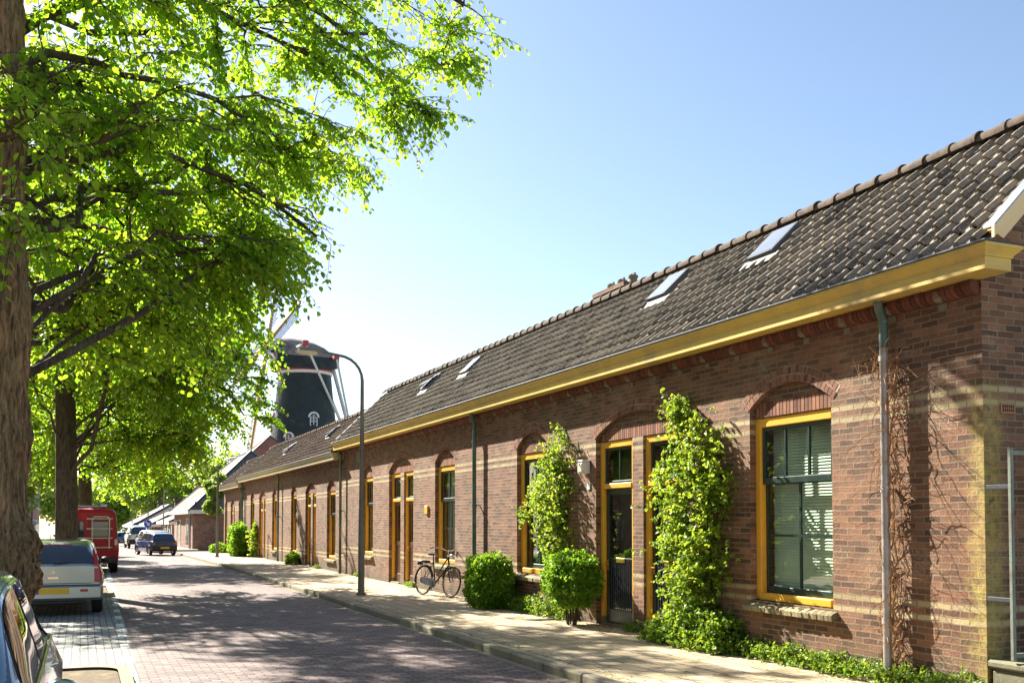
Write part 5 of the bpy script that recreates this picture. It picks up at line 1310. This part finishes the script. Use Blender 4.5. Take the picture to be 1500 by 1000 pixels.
for sd in (-1, 1):
    m = MB(); pts = [(.70, .64), (.82, .63), (.838, .80), (.775, .98), (.69, 1.24), (.655, 1.25), (.69, .98)]
    ex = [(sd * x, z) for x, z in pts]; m.extrude(ex if sd > 0 else ex[::-1], 0, .05, 'y'); m.v = [(x, y - .030 + max(0, (z - .93)) * .78 , z) for x, y, z in m.v]; m.build('tail_light', M['tailred'], t, world=False)
    m = MB(); m.box(sd * .52 - .07, sd * .52 + .07, -.115, -.1, .465, .51, bev=.004); m.build('reflector', M['tailred'], t, world=False)
m = MB(); m.box(-.12, .08, -.012, .0, .70, .745, bev=.008); m.tube([(-.12, -.01, .75), (.08, -.01, .75)], .01, 6); m.build('tailgate_handle', M['chrome'], t, world=False)
m = MB(); m.tube([(-.66, -.004, .62), (.66, -.004, .62)], .006, 4); m.build('tailgate_gap', M['blackplastic'], t, world=False)
m = MB(); m.tube([(-.02, .02, .99), (.30, .05, 1.02)], .008, 5); m.build('rear_wiper', M['black'], t, world=False)
em = MB()   # three-lozenge badge of the tailgate
for a in (90, 210, 330):
    c_, s_ = math.cos(R(a)), math.sin(R(a)); q = [(0, 0), (.018 * c_ - .011 * s_, .018 * s_ + .011 * c_), (.036 * c_, .036 * s_), (.018 * c_ + .011 * s_, .018 * s_ - .011 * c_)]
    em.extrude([(-.02 + x, .835 + z) for x, z in q], -.016, -.004, 'y')
em.build('badge', M['chrome'], t, world=False)
m = MB(); m.box(-.30, .30, .30, .345, 1.325, 1.355, bev=.01); m.build('brake_light', M['tailred'], t, world=False)
m = MB(); m.tube([(-.1, .75, 1.41), (-.1, .6, 1.53)], .006, 5); m.build('aerial', M['black'], t, world=False)
m = MB(); m.tube([(-.45, -.04, .26), (-.45, .3, .26)], .03, 8); m.build('exhaust', M['chrome'], t, world=False)
mirrors(t, S, 2.75, .90, M['blackplastic'])

# red panel van with ladder
pR = carpaint('red_paint', (.42, .004, .008), 0, .45)
pR.node_tree.nodes['Principled BSDF'].inputs['Coat Weight'].default_value = .25; pR.node_tree.nodes['Principled BSDF'].inputs['Specular IOR Level'].default_value = .25
st = [(0, .40, 1.15, 2.10, .90, .93, .80), (.06, .36, 1.15, 2.20, .95, .96, .84), (.4, .34, 1.15, 2.26, .97, .98, .86), (3.6, .32, 1.15, 2.26, .97, .98, .86), (3.9, .32, 1.15, 2.15, .97, .97, .82), (4.4, .32, 1.12, 1.30, .96, .94, .75), (4.95, .35, .9, .98, .90, .85, .7), (5.1, .42, .75, .78, .82, .75, .6)]
t, S, sf = car('panel_van', 'tall red panel van with a pale ladder on its rear doors', 'van', (.20, 37.2, .0), 0, pR, st, (1.0, 4.1), glass=[(4.38, 3.9, .8, .7, 'windscreen')], sides=[(3.1, 4.1, 3.1, 3.85)], wr=.34, tyrew=.24)
m = MB(); m.box(-.90, .90, -.14, .04, .36, .56, bev=.03); m.build('bumper', M['blackplastic'], t, world=False)
m = MB(); m.box(-.009, .009, -.006, .001, .6, 2.08); m.box(-.84, -.83, -.006, .001, .6, 2.05); m.box(.83, .84, -.006, .001, .6, 2.05); m.box(-.84, .84, -.006, .001, 1.02, 1.03); m.build('door_gap', M['blackplastic'], t, world=False)
for x0, x1 in ((-.70, -.16), (.08, .62)):
    m = MB(); m.box(x0 - .02, x1 + .02, -.012, .001, 1.26, 1.80, bev=.01); o = m.build('rear_window', M['blackplastic'], t, world=False); m = MB(); m.box(x0, x1, -.016, -.0125, 1.28, 1.78); m.build('pane', M['carglass'], o, world=False)
m = MB()
for x in (.12, .66): m.tube([(x, -.09, .85), (x, -.09, 1.88), (x + (.06 if x < .3 else -.06), -.09, 1.95)], .022, 8)
m.tube([(.18, -.09, 1.95), (.60, -.09, 1.95)], .022, 8)
for z in (.9, 1.22, 1.54, 1.88): m.tube([(.02 - (.5 if abs(z - 1.22) < .01 else .08), -.09, z), (.66 + .10, -.09, z)], .024, 8)
for z in (.9, 1.88):
    for x in (.02, .66): m.tube([(x, -.09, z), (x, 0, z)], .015, 6)
m.build('ladder', M['alu'], t, world=False)
for sd in (-1, 1):
    m = MB(); m.box(sd * .88 - .06, sd * .88 + .06, -.02, .06, .82, 1.22, bev=.01); o = m.build('tail_light', M['tailred'], t, world=False)
    m = MB(); m.box(sd * .88 - .045, sd * .88 + .045, -.026, -.021, .98, 1.18, bev=.002); m.build('lamp_lens', M['lens'], o, world=False)
m = MB(); m.box(-.6, .6, .5, 2.2, 2.27, 2.34, bev=.02); m.box(.35, .6, .3, .7, 2.26, 2.40, bev=.03); m.build('roof_box', M['rimgrey'], t, world=False)
m = MB(); m.box(-.7, -.18, -.155, -.142, .40, .51); m.build('number_plate', M['plate'], t, world=False)
mirrors(t, S, 3.9, 1.2, M['blackplastic'])

# dark blue small hatchback at the far kerb
pB = carpaint('navy_paint', (.012, .028, .16), .2, .25)
def small_hatch(name, label, loc, rz, paint, group=None, plate=True):
    st = [(0, .38, .84, .86, .68, .66, .56), (.03, .32, .86, .88, .72, .69, .58), (.26, .28, .86, 1.30, .75, .70, .54), (.5, .25, .86, 1.36, .755, .71, .56), (1.4, .22, .85, 1.40, .755, .71, .57), (2.0, .22, .85, 1.37, .755, .71, .55), (2.65, .22, .85, .91, .75, .69, .52), (3.1, .25, .74, .78, .72, .63, .48), (3.3, .32, .58, .6, .62, .52, .42)]
    t, S, sf = car(name, label, 'car', loc, rz, paint, st, (.5, 2.65), glass=[(.03, .26, .60, .48, 'rear_window'), (2.62, 2.02, .6, .5, 'windscreen')], sides=[(.42, 1.05, .5, 1.05), (1.13, 2.25, 1.13, 1.9)], wr=.28, tyrew=.16, group=group)
    m = MB(); m.box(-.72, .72, -.08, .05, .32, .56, bev=.04); m.build('bumper', M['blackplastic'], t, world=False)
    m = MB(); m.box(-.25, .25, -.095, -.078, .42, .53); m.build('number_plate', M['plate'], t, world=False)
    for sd in (-1, 1):
        m = MB(); m.box(sd * .62 - .08, sd * .62 + .08, -.015, .02, .66, .78, bev=.01); o = m.build('tail_light', M['tailred'], t, world=False)
        m = MB(); m.box(sd * .60 - .03, sd * .60 + .03, -.02, -.0155, .68, .76); m.build('indicator', M['orange'], o, world=False)
    mirrors(t, S, 1.95, .88, M['blackplastic']); return t
sc_ = small_hatch('parked_car', 'dark blue small hatchback at the far kerb, seen from behind in the sun', (4.25, 59.3, gz(59.3)), R(14), pB)
sc_.scale = (.98, 1, .93)
grp2 = 'distant parked cars along the right kerb'
pT = carpaint('pale_green_paint', (.30, .42, .38), .5, .3); pW = carpaint('white_car_paint', (.65, .66, .66), 0, .3); pBB = carpaint('bright_blue_paint', (.02, .18, .62), .1, .3); pG = carpaint('grey_green_paint', (.14, .2, .2), .5, .3)
small_hatch('parked_car', 'pale grey-green car directly beyond the dark blue hatchback', (4.6, 67.5, gz(67.5)), R(8), pG, grp2)
small_hatch('parked_car', 'white car in the distant row, between two greenish cars', (4.6, 75, gz(75)), R(6), pW, grp2)
d_ = small_hatch('parked_car', 'pale teal tall car at the far end of the distant row', (4.2, 84.0, gz(84)), R(4), pT, grp2); d_.scale = (1.15, 1.1, 1.3)
small_hatch('parked_car', 'bright blue car alone far down the street beside the red van', (3.6, 104, gz(104)), R(0), pBB)

# near car: front towards the camera, dark teal, rounded
pN = carpaint('blue_grey_paint', (.13, .20, .25), .7, .22)
st = [(0, .38, .86, .88, .70, .66, .50), (.06, .30, .90, .93, .78, .70, .52), (.35, .26, .93, 1.09, .82, .75, .50), (.7, .24, .935, 1.28, .83, .76, .52), (1.1, .22, .935, 1.42, .83, .76, .54), (1.6, .22, .93, 1.495, .83, .76, .56), (2.2, .22, .92, 1.50, .83, .76, .56), (2.7, .22, .91, 1.45, .83, .755, .55), (3.1, .22, .905, 1.25, .82, .75, .57), (3.55, .22, .88, .94, .82, .75, .60), (4.0, .24, .78, .83, .80, .70, .5), (4.3, .30, .60, .63, .72, .60, .42)]
NC = (-.96, 8.95, 0)
t, S, sf = car('parked_car', 'blue-grey small car at the lower left edge, its side windows mirroring the yellow-framed terrace', 'car', NC, math.pi, pN, st, (.72, 3.45),
    glass=[(.06, .9, .60, .50, 'rear_window'), (3.53, 2.72, .68, .54, 'windscreen')], sides=[(.66, 1.52, .95, 1.52), (1.56, 2.16, 1.56, 2.17), (2.27, 3.40, 2.29, 2.95)], wr=.30, group='cars parked along the left lane')
mirrors(t, S, 3.28, .86, pN)
for sd in (-1, 1):
    m = MB(); x = sd * (S(2.5)[4] + .012)
    m.tube([(x, 1.05, .80), (x + sd * .035, 1.09, .80), (x + sd * .035, 1.23, .80), (x, 1.27, .80)], .013, 6); m.build('door_handle', M['chrome'], t, world=False)
    m = MB(); pts = []
    for k in range(19):
        f = k / 18; y = .55 + 2.85 * f; v = .0
        pts.append(sf(y, .02, sd, .012))
    m.tube(pts, .010, 5); m.build('window_moulding', M['chrome'], t, world=False)
    pass
    for yy in (1.0, 2.22, 3.42):
        m = MB(); m.tube([(sd * (S(yy)[4] + .004), yy, .86), (sd * (S(yy)[3] * 1.017), yy, .6), (sd * (S(yy)[3] * 1.004), yy, .36)], .004, 4); m.build('door_gap', M['blackplastic'], t, world=False)
    m = MB(); m.lathe([(0, .05), (.08, .03), (.10, -.04)], 14, (sd * .5, 4.2, .62), 'y'); m.build('headlight', M['lens'], t, world=False)

# ------------------------------------------------------------------ far buildings
def hip_house(name, label, x0, x1, y0, y1, ze, zr, mat, rmat, hips=(True, True), wins=(), chimney=None, group=None, over=.35, trim='white', extra_wins=(), north=False):
    g = min(gz(y0), gz(y1)) - .1; t = thing(name, label, 'house', (x0, y0, gz(y0)), group=group)
    w = MB()
    w.face([(x0, y0, g), (x0, y1, g), (x0, y1, ze), (x0, y0, ze)]); w.face([(x1, y0, g), (x1, y1, g), (x1, y1, ze), (x1, y0, ze)])
    xm = (x0 + x1) / 2; hx = (x1 - x0) / 2
    for yy, hp in ((y0, hips[0]), (y1, hips[1])): w.face([(x0, yy, g), (x1, yy, g), (x1, yy, ze)] + ([] if hp else [(xm, yy, zr - .1)]) + [(x0, yy, ze)])
    w.build('wall', mat, t)
    r = MB(); o = over; ya = y0 + (hx if hips[0] else -o * .5); yb = y1 - (hx if hips[1] else -o * .5)
    a, b, c, d = (x0 - o, y0 - (o if hips[0] else o * .5), ze), (x1 + o, y0 - (o if hips[0] else o * .5), ze), (x1 + o, y1 + (o if hips[1] else o * .5), ze), (x0 - o, y1 + (o if hips[1] else o * .5), ze)
    e, f = (xm, ya, zr), (xm, yb, zr)
    def slope_grid(p, q, s, u, nU, nV):   # quad p-q (eave) u-s (ridge) in stepped courses
        p, q, s, u = map(Vector, (p, q, s, u)); nrm = (q - p).cross(u - p).normalized(); nrm = nrm if nrm.z > 0 else -nrm
        for j in range(nV):
            f0, f1 = j / nV, (j + 1) / nV
            A, B = p.lerp(u, f0) + nrm * .025, q.lerp(s, f0) + nrm * .025; C_, D_ = q.lerp(s, f1), p.lerp(u, f1)
            for i in range(nU):
                g0, g1 = i / nU, (i + 1) / nU; ti = min(1, max(0, rnd.gauss(.5, .2)))
                r.face([A.lerp(B, g0), A.lerp(B, g1), D_.lerp(C_, g1), D_.lerp(C_, g0)], ti)
            r.face([A - nrm * .025, B - nrm * .025, B, A], .1)
    nV = max(6, int((zr - ze) / .17)); nU = max(4, int((y1 - y0) / .5))
    slope_grid(a, d, f, e, nU, nV); slope_grid(b, c, f, e, 4, nV)
    if hips[0]: slope_grid(a, b, e, e, 6, nV)
    if hips[1]: slope_grid(d, c, f, f, 6, nV)
    ro = r.build('roof', rmat, t)
    h = MB(); h.tube([e, f], .12, 6)
    for p, q, k in ((a, e, hips[0]), (b, e, hips[0]), (c, f, hips[1]), (d, f, hips[1])): h.tube([p, q], .10, 6)
    h.build('ridge', M['darkzinc'], ro)
    gt = MB(); gt.box(x0 - o - .05, x0 - o + .12, a[1], d[1], ze - .24, ze + .02); gt.box(x0 - o + .12, x1 + o, a[1] - .05, a[1] + .12, ze - .24, ze + .02); gt.box(x0 - o, x0, a[1], d[1], ze - .245, ze - .235)
    gt.build('gutter', M[trim], t)
    for (y, z0, z1, wd, k) in wins:
        fr = MB(); fr.box(x0 - .03, x0 + .06, y - wd / 2, y + wd / 2, z0, z1); fo = fr.build('window' if k == 'w' else 'door', M['white'] if k != 'd' else M['brownwood'], t)
        gl = MB(); gl.box(x0 - .045, x0 - .031, y - wd / 2 + .08, y - .03, z0 + .08, z1 - .08); gl.box(x0 - .045, x0 - .031, y + .03, y + wd / 2 - .08, z0 + .08, z1 - .08); gl.build('pane', M['carglass'], fo)
    if chimney:
        cx_, cy_, ch = chimney; c_ = MB(); c_.box(cx_ - .4, cx_ + .4, cy_ - .4, cy_ + .4, ze, zr + ch); c_.box(cx_ - .5, cx_ + .5, cy_ - .5, cy_ + .5, zr + ch - .25, zr + ch); c_.build('chimney', M['chim'], ro)
    return t
M['chim'] = simple('chimney_brick_dark', (.12, .07, .06), .9, var=.3)
cw = lambda y0, y1, g, n: [(y0 + (y1 - y0) * (i + .5) / n, g + (.9 if i % 3 else .1), g + 2.2, .9, 'w' if i % 3 else 'd') for i in range(n)]
c1 = hip_house('corner_house', 'low brick corner house with a grey hipped roof across the side street', 7.0, 16, 72, 87.5, 2.55, 7.0, M['brick_far'], M['tile_grey'], wins=[(75.5, .0, 2.0, .55, 'w'), (76.6, 0, 2.0, .55, 'w'), (82, -.2, 1.9, 1., 'w'), (85, -.3, 1.9, 1., 'w')])
p = MB(); p.tube([(6.85, 72.6, 2.4), (6.85, 72.6, gz(72))], .07, 8); p.build('downpipe', M['zinc'], c1)
p = MB(); p.box(6.5, 6.6, 72, 74.5, 4.3, 4.4); p.box(7.4, 8.6, 74.8, 75.6, 4.2, 4.35); p.build('roof_hatch', M['sailwood'], c1)
grp3 = 'row of low hipped cottages down the street'
hip_house('cottage', 'nearest grey-roofed cottage of the distant row, next to the corner house', 7.2, 15, 91, 106, 1.75, 3.6, M['brick_far'], M['tile_grey'], wins=cw(91, 106, gz(98), 7), chimney=(11, 104, .6), group=grp3)
hip_house('cottage', 'middle grey-roofed cottage of the distant row behind the road sign', 6.7, 15, 109, 129, 1.45, 3.7, M['brick_far'], M['tile_grey'], wins=cw(109, 129, gz(119), 8), chimney=(10.6, 127, .8), group=grp3)
hip_house('cottage', 'farthest grey-roofed cottage of the distant row, next to the red van', 5.9, 15, 134, 160, 1.2, 3.9, M['brick_far'], M['tile_grey'], wins=cw(134, 160, gz(147), 9), chimney=(10.6, 156, .9), group=grp3)
hip_house('house', 'taller house with a bright red tiled roof below the windmill balcony', 12.5, 23, 100, 112, 5.6, 10.6, M['brick_far'], M['tile_red'], hips=(True, True), wins=[(104, 3.0, 4.6, 1., 'w')])
# tall town houses on the left side, seen between the trunks
hl = MB()
def town_house(label, y0, y1, h, mat, seed):
    x = -4.2; g = gz(y1) - .1; t = thing('town_house', label, 'house', (x, y0, gz(y0)), group='tall town houses on the left side'); r_ = random.Random(seed)
    w = MB(); w.box(x - 9, x, y0, y1, g, h); w.build('wall', mat, t)
    r = MB(); pr = [(x + .35, h), (x - 4.5, h + 3.6), (x - 9.3, h)]; r.extrude(pr, y0 + .02, y1 - .02, 'y', .5); r.build('roof', M['tile_red'], t)
    c = MB(); c.box(x + .002, x + .35, y0, y1, h - .28, h - .01); c.build('cornice', M['white'], t)
    n = max(2, int((y1 - y0) / 2.3))
    for f_ in range(int(h / 3.0)):
        for i in range(n):
            yc = y0 + (y1 - y0) * (i + .5) / n; z0 = gz(yc) + .8 + f_ * 3.0
            fr = MB(); fr.box(x - .05, x + .05, yc - .55, yc + .55, z0, z0 + 1.75); fr.box(x, x + .14, yc - .65, yc + .65, z0 - .1, z0 - .002); fo = fr.build('window', M['white'], t)
            gl = MB(); gl.box(x + .051, x + .06, yc - .46, yc + .46, z0 + .08, z0 + 1.0); gl.box(x + .051, x + .06, yc - .46, yc + .46, z0 + 1.08, z0 + 1.66); gl.build('pane', M['carglass'], fo)
    p_ = MB(); p_.tube([(x + .1, y0 + .15, h - .1), (x + .1, y0 + .15, gz(y0))], .06, 6); p_.build('downpipe', M['darkzinc'], t)
town_house('nearest pinkish brick town house on the left, seen between the first two trunks', 72, 84, 6.6, M['brick_left'], 1)
town_house('second pinkish brick town house on the left, one storey taller', 84.3, 98, 9.4, M['brick_left'], 2)
town_house('third town house on the left, farthest down the street', 98.3, 118, 9.0, M['brick_left'], 3)

def reflection_house(label, y0, y1, h, seed):  # out of view, added so the terrace windows reflect dark walls
    x = -7.6; t = thing('reflection_house', label, 'house', (x, y0, 0), group='unseen houses added across the street for the window reflections')
    w = MB(); w.box(x - 8, x, y0, y1, -.1, h); w.build('wall', M['brick_left'], t)
    r = MB(); r.extrude([(x + .4, h), (x - 4, h + 3.2), (x - 8.4, h)], y0 + .02, y1 - .02, 'y', .5); r.build('roof', M['tile_red'], t)
    n = int((y1 - y0) / 2.6)
    for f_ in range(int(h / 2.9)):
        for i in range(n):
            yc = y0 + (y1 - y0) * (i + .5) / n; z0 = .9 + f_ * 2.8
            fr = MB(); fr.box(x - .05, x + .05, yc - .6, yc + .6, z0, z0 + 1.5); fo = fr.build('window', M['white'], t)
            gl = MB(); gl.box(x + .051, x + .06, yc - .5, yc + .5, z0 + .1, z0 + 1.4); gl.build('pane', M['carglass'], fo)
reflection_house('unseen brick house added opposite the bicycle to darken window reflections', 22, 52, 6.2, 1)
reflection_house('unseen brick house added opposite the big blind window to darken its reflection', -8, 21.5, 6.0, 2)

# blue round road sign on a pole
t = thing('road_sign', 'round blue road sign with a white arrow on a thin pole far down the street', 'road sign', (4.75, 84, gz(84)))
p = MB(); p.tube([(4.75, 84, gz(84)), (4.75, 84, 1.75)], .035, 8); p.build('pole', M['rimgrey'], t)
p = MB(); p.lathe([(0, .015), (.30, .015), (.30, -.015), (0, -.015)], 24, (4.75, 83.95, 1.6), 'y'); d_ = p.build('sign_disc', simple('sign_blue', (.01, .09, .5), .4, var=.05), t)
p = MB(); mat_ = Matrix.Translation((4.75, 83.925, 1.6)) @ Matrix.Rotation(R(-45), 4, 'Y') @ Matrix.Scale(.5, 4)
p.mesh([(-.10, 0, .42), (.10, 0, .42), (.10, 0, -.05), (-.10, 0, -.05), (-.30, 0, -.05), (.30, 0, -.05), (0, 0, -.42)], [(0, 1, 2, 3), (4, 5, 6)], mat=mat_); p.build('arrow', M['white'], d_)
t = tag((lambda m: (m.tube([(6.2, 88, gz(88)), (6.2, 88, 4.4)], .05, 8), m.build('utility_pole', M['rimgrey']))[1])(MB()), 'thin pale pole standing in front of the distant cottages', 'pole')

# ------------------------------------------------------------------ far trees
def far_tree(label, x, y, h, r, seed, n=5200, ls=.42, tint=0., droop=.4, name='broadleaf_tree', cat='tree', rz=None, zc=None, trunk=.3, group='trees beyond the cottages'):
    rg = np.random.default_rng(seed); g = gz(y); t = thing(name, label, cat, (x, y, g), group=group); rz = rz or h * .42; zc = zc or g + h - rz
    tb = MB(); tb.tube([(x, y, g), (x + .1, y, g + h * .3), (x - .1, y, zc + rz * .5)], [trunk, trunk * .75, trunk * .2], 10)
    L = 16; cs = []
    for k in range(L):
        d = unit(rg.normal(0, 1, 3)); q = rg.uniform(.4, .78); c = np.array([x, y, zc]) + d * q * np.array([r, r, rz]); cs.append((c, r * rg.uniform(.30, .48)))
        tb.tube([(x, y, min(c[2] - .2, g + h * .35 + abs(c[2] - g - h * .35) * .3)), tuple(c)], [trunk * .35, trunk * .1], 5)
    tb.build('trunk', M['bark_dark'], t)
    idx = rg.integers(0, L, n); C = np.array([cs[i][0] for i in idx]); RR = np.array([cs[i][1] for i in idx])[:, None]
    d = unit(rg.normal(0, 1, (n, 3))); P = C + d * RR * rg.uniform(.45, 1.05, (n, 1)) * np.array([1, 1, .8])
    D = unit(rg.normal(0, 1, (n, 3)) + np.array([0, 0, -droop])); N = unit(rg.normal(0, .6, (n, 3)) + np.array([0, 0, 1.]))
    leaf_object('crown', M['farleaf'], t, P, D, N, ls * rg.uniform(.6, 1.2, n), np.clip(rg.normal(.5 + tint, .2, n), 0, 1), wide=.5)
    return t
far_tree('leafy green tree beside the end of the terrace, in front of the corner house', 8.1, 69.0, 5.6, 1.0, 101, n=5200, ls=.15, rz=2.1, trunk=.12, group=None)
far_tree('large rounded tree behind the cottages, right of the willow', 19, 172, 15.5, 7.5, 102, ls=.6)
far_tree('pale drooping willow behind the middle cottages', 10.5, 180, 16.5, 6.0, 103, ls=.55, tint=.3, droop=2.5, name='willow')
far_tree('lower bushy tree behind the farthest cottage', 3.0, 195, 10.5, 6.5, 104, ls=.6, tint=.1)
far_tree('distant tree left of the willow, partly behind the lime boughs', -3.5, 200, 13.0, 6.5, 105, ls=.65, tint=.2)
far_tree('farthest tree closing the street behind the red van', 6.5, 215, 12.5, 6.0, 106, ls=.65)
far_tree('left roadside tree in front of the town houses', -3.0, 58, 11, 3.4, 107, n=9000, ls=.24, trunk=.22, rz=4.2, group=None)
far_tree('tree on the left pavement behind the second trunk', -3.2, 66.5, 10, 3.0, 108, n=7000, ls=.24, trunk=.2, rz=4.0, group=None)

# ------------------------------------------------------------------ camera, sun, sky
cam = bpy.data.cameras.new('camera'); co = bpy.data.objects.new('camera', cam); COL.objects.link(co); SC.camera = co
cam.sensor_width = 36; cam.lens = 1470 / 1500 * 36; cam.shift_y = .141; cam.clip_start = .05; cam.clip_end = 6000
co.location = (0, 0, 1.8); co.rotation_euler = (R(92), 0, R(-23.17))
AZ, EL = R(69), R(37)     # azimuth from -X (street normal) towards +Y
d = Vector((-math.cos(AZ) * math.cos(EL), math.sin(AZ) * math.cos(EL), math.sin(EL)))
sl = bpy.data.lights.new('sun', 'SUN'); so = bpy.data.objects.new('sun', sl); COL.objects.link(so)
sl.energy = SUN_E; sl.angle = R(.5); sl.color = (1, .93, .80); so.rotation_euler = d.to_track_quat('Z', 'Y').to_euler()
W = bpy.data.worlds.new('World'); SC.world = W; W.use_nodes = True; nt = W.node_tree; bg = nt.nodes['Background']
sk = nt.nodes.new('ShaderNodeTexSky'); sk.sky_type = 'NISHITA'; sk.sun_disc = False; sk.sun_elevation = EL; sk.sun_rotation = math.atan2(d.x, d.y)
sk.air_density = 1.0; sk.dust_density = .7; sk.ozone_density = 1.3; sk.altitude = 0
nt.links.new(sk.outputs[0], bg.inputs[0]); bg.inputs[1].default_value = SKY_E
SC.view_settings.view_transform = 'Standard'; SC.view_settings.look = 'None'; SC.view_settings.gamma = 1; SC.view_settings.exposure = EXPO
SC.render.engine = 'CYCLES'
try: SC.cycles.max_bounces = 10; SC.cycles.transparent_max_bounces = 12
except Exception: pass
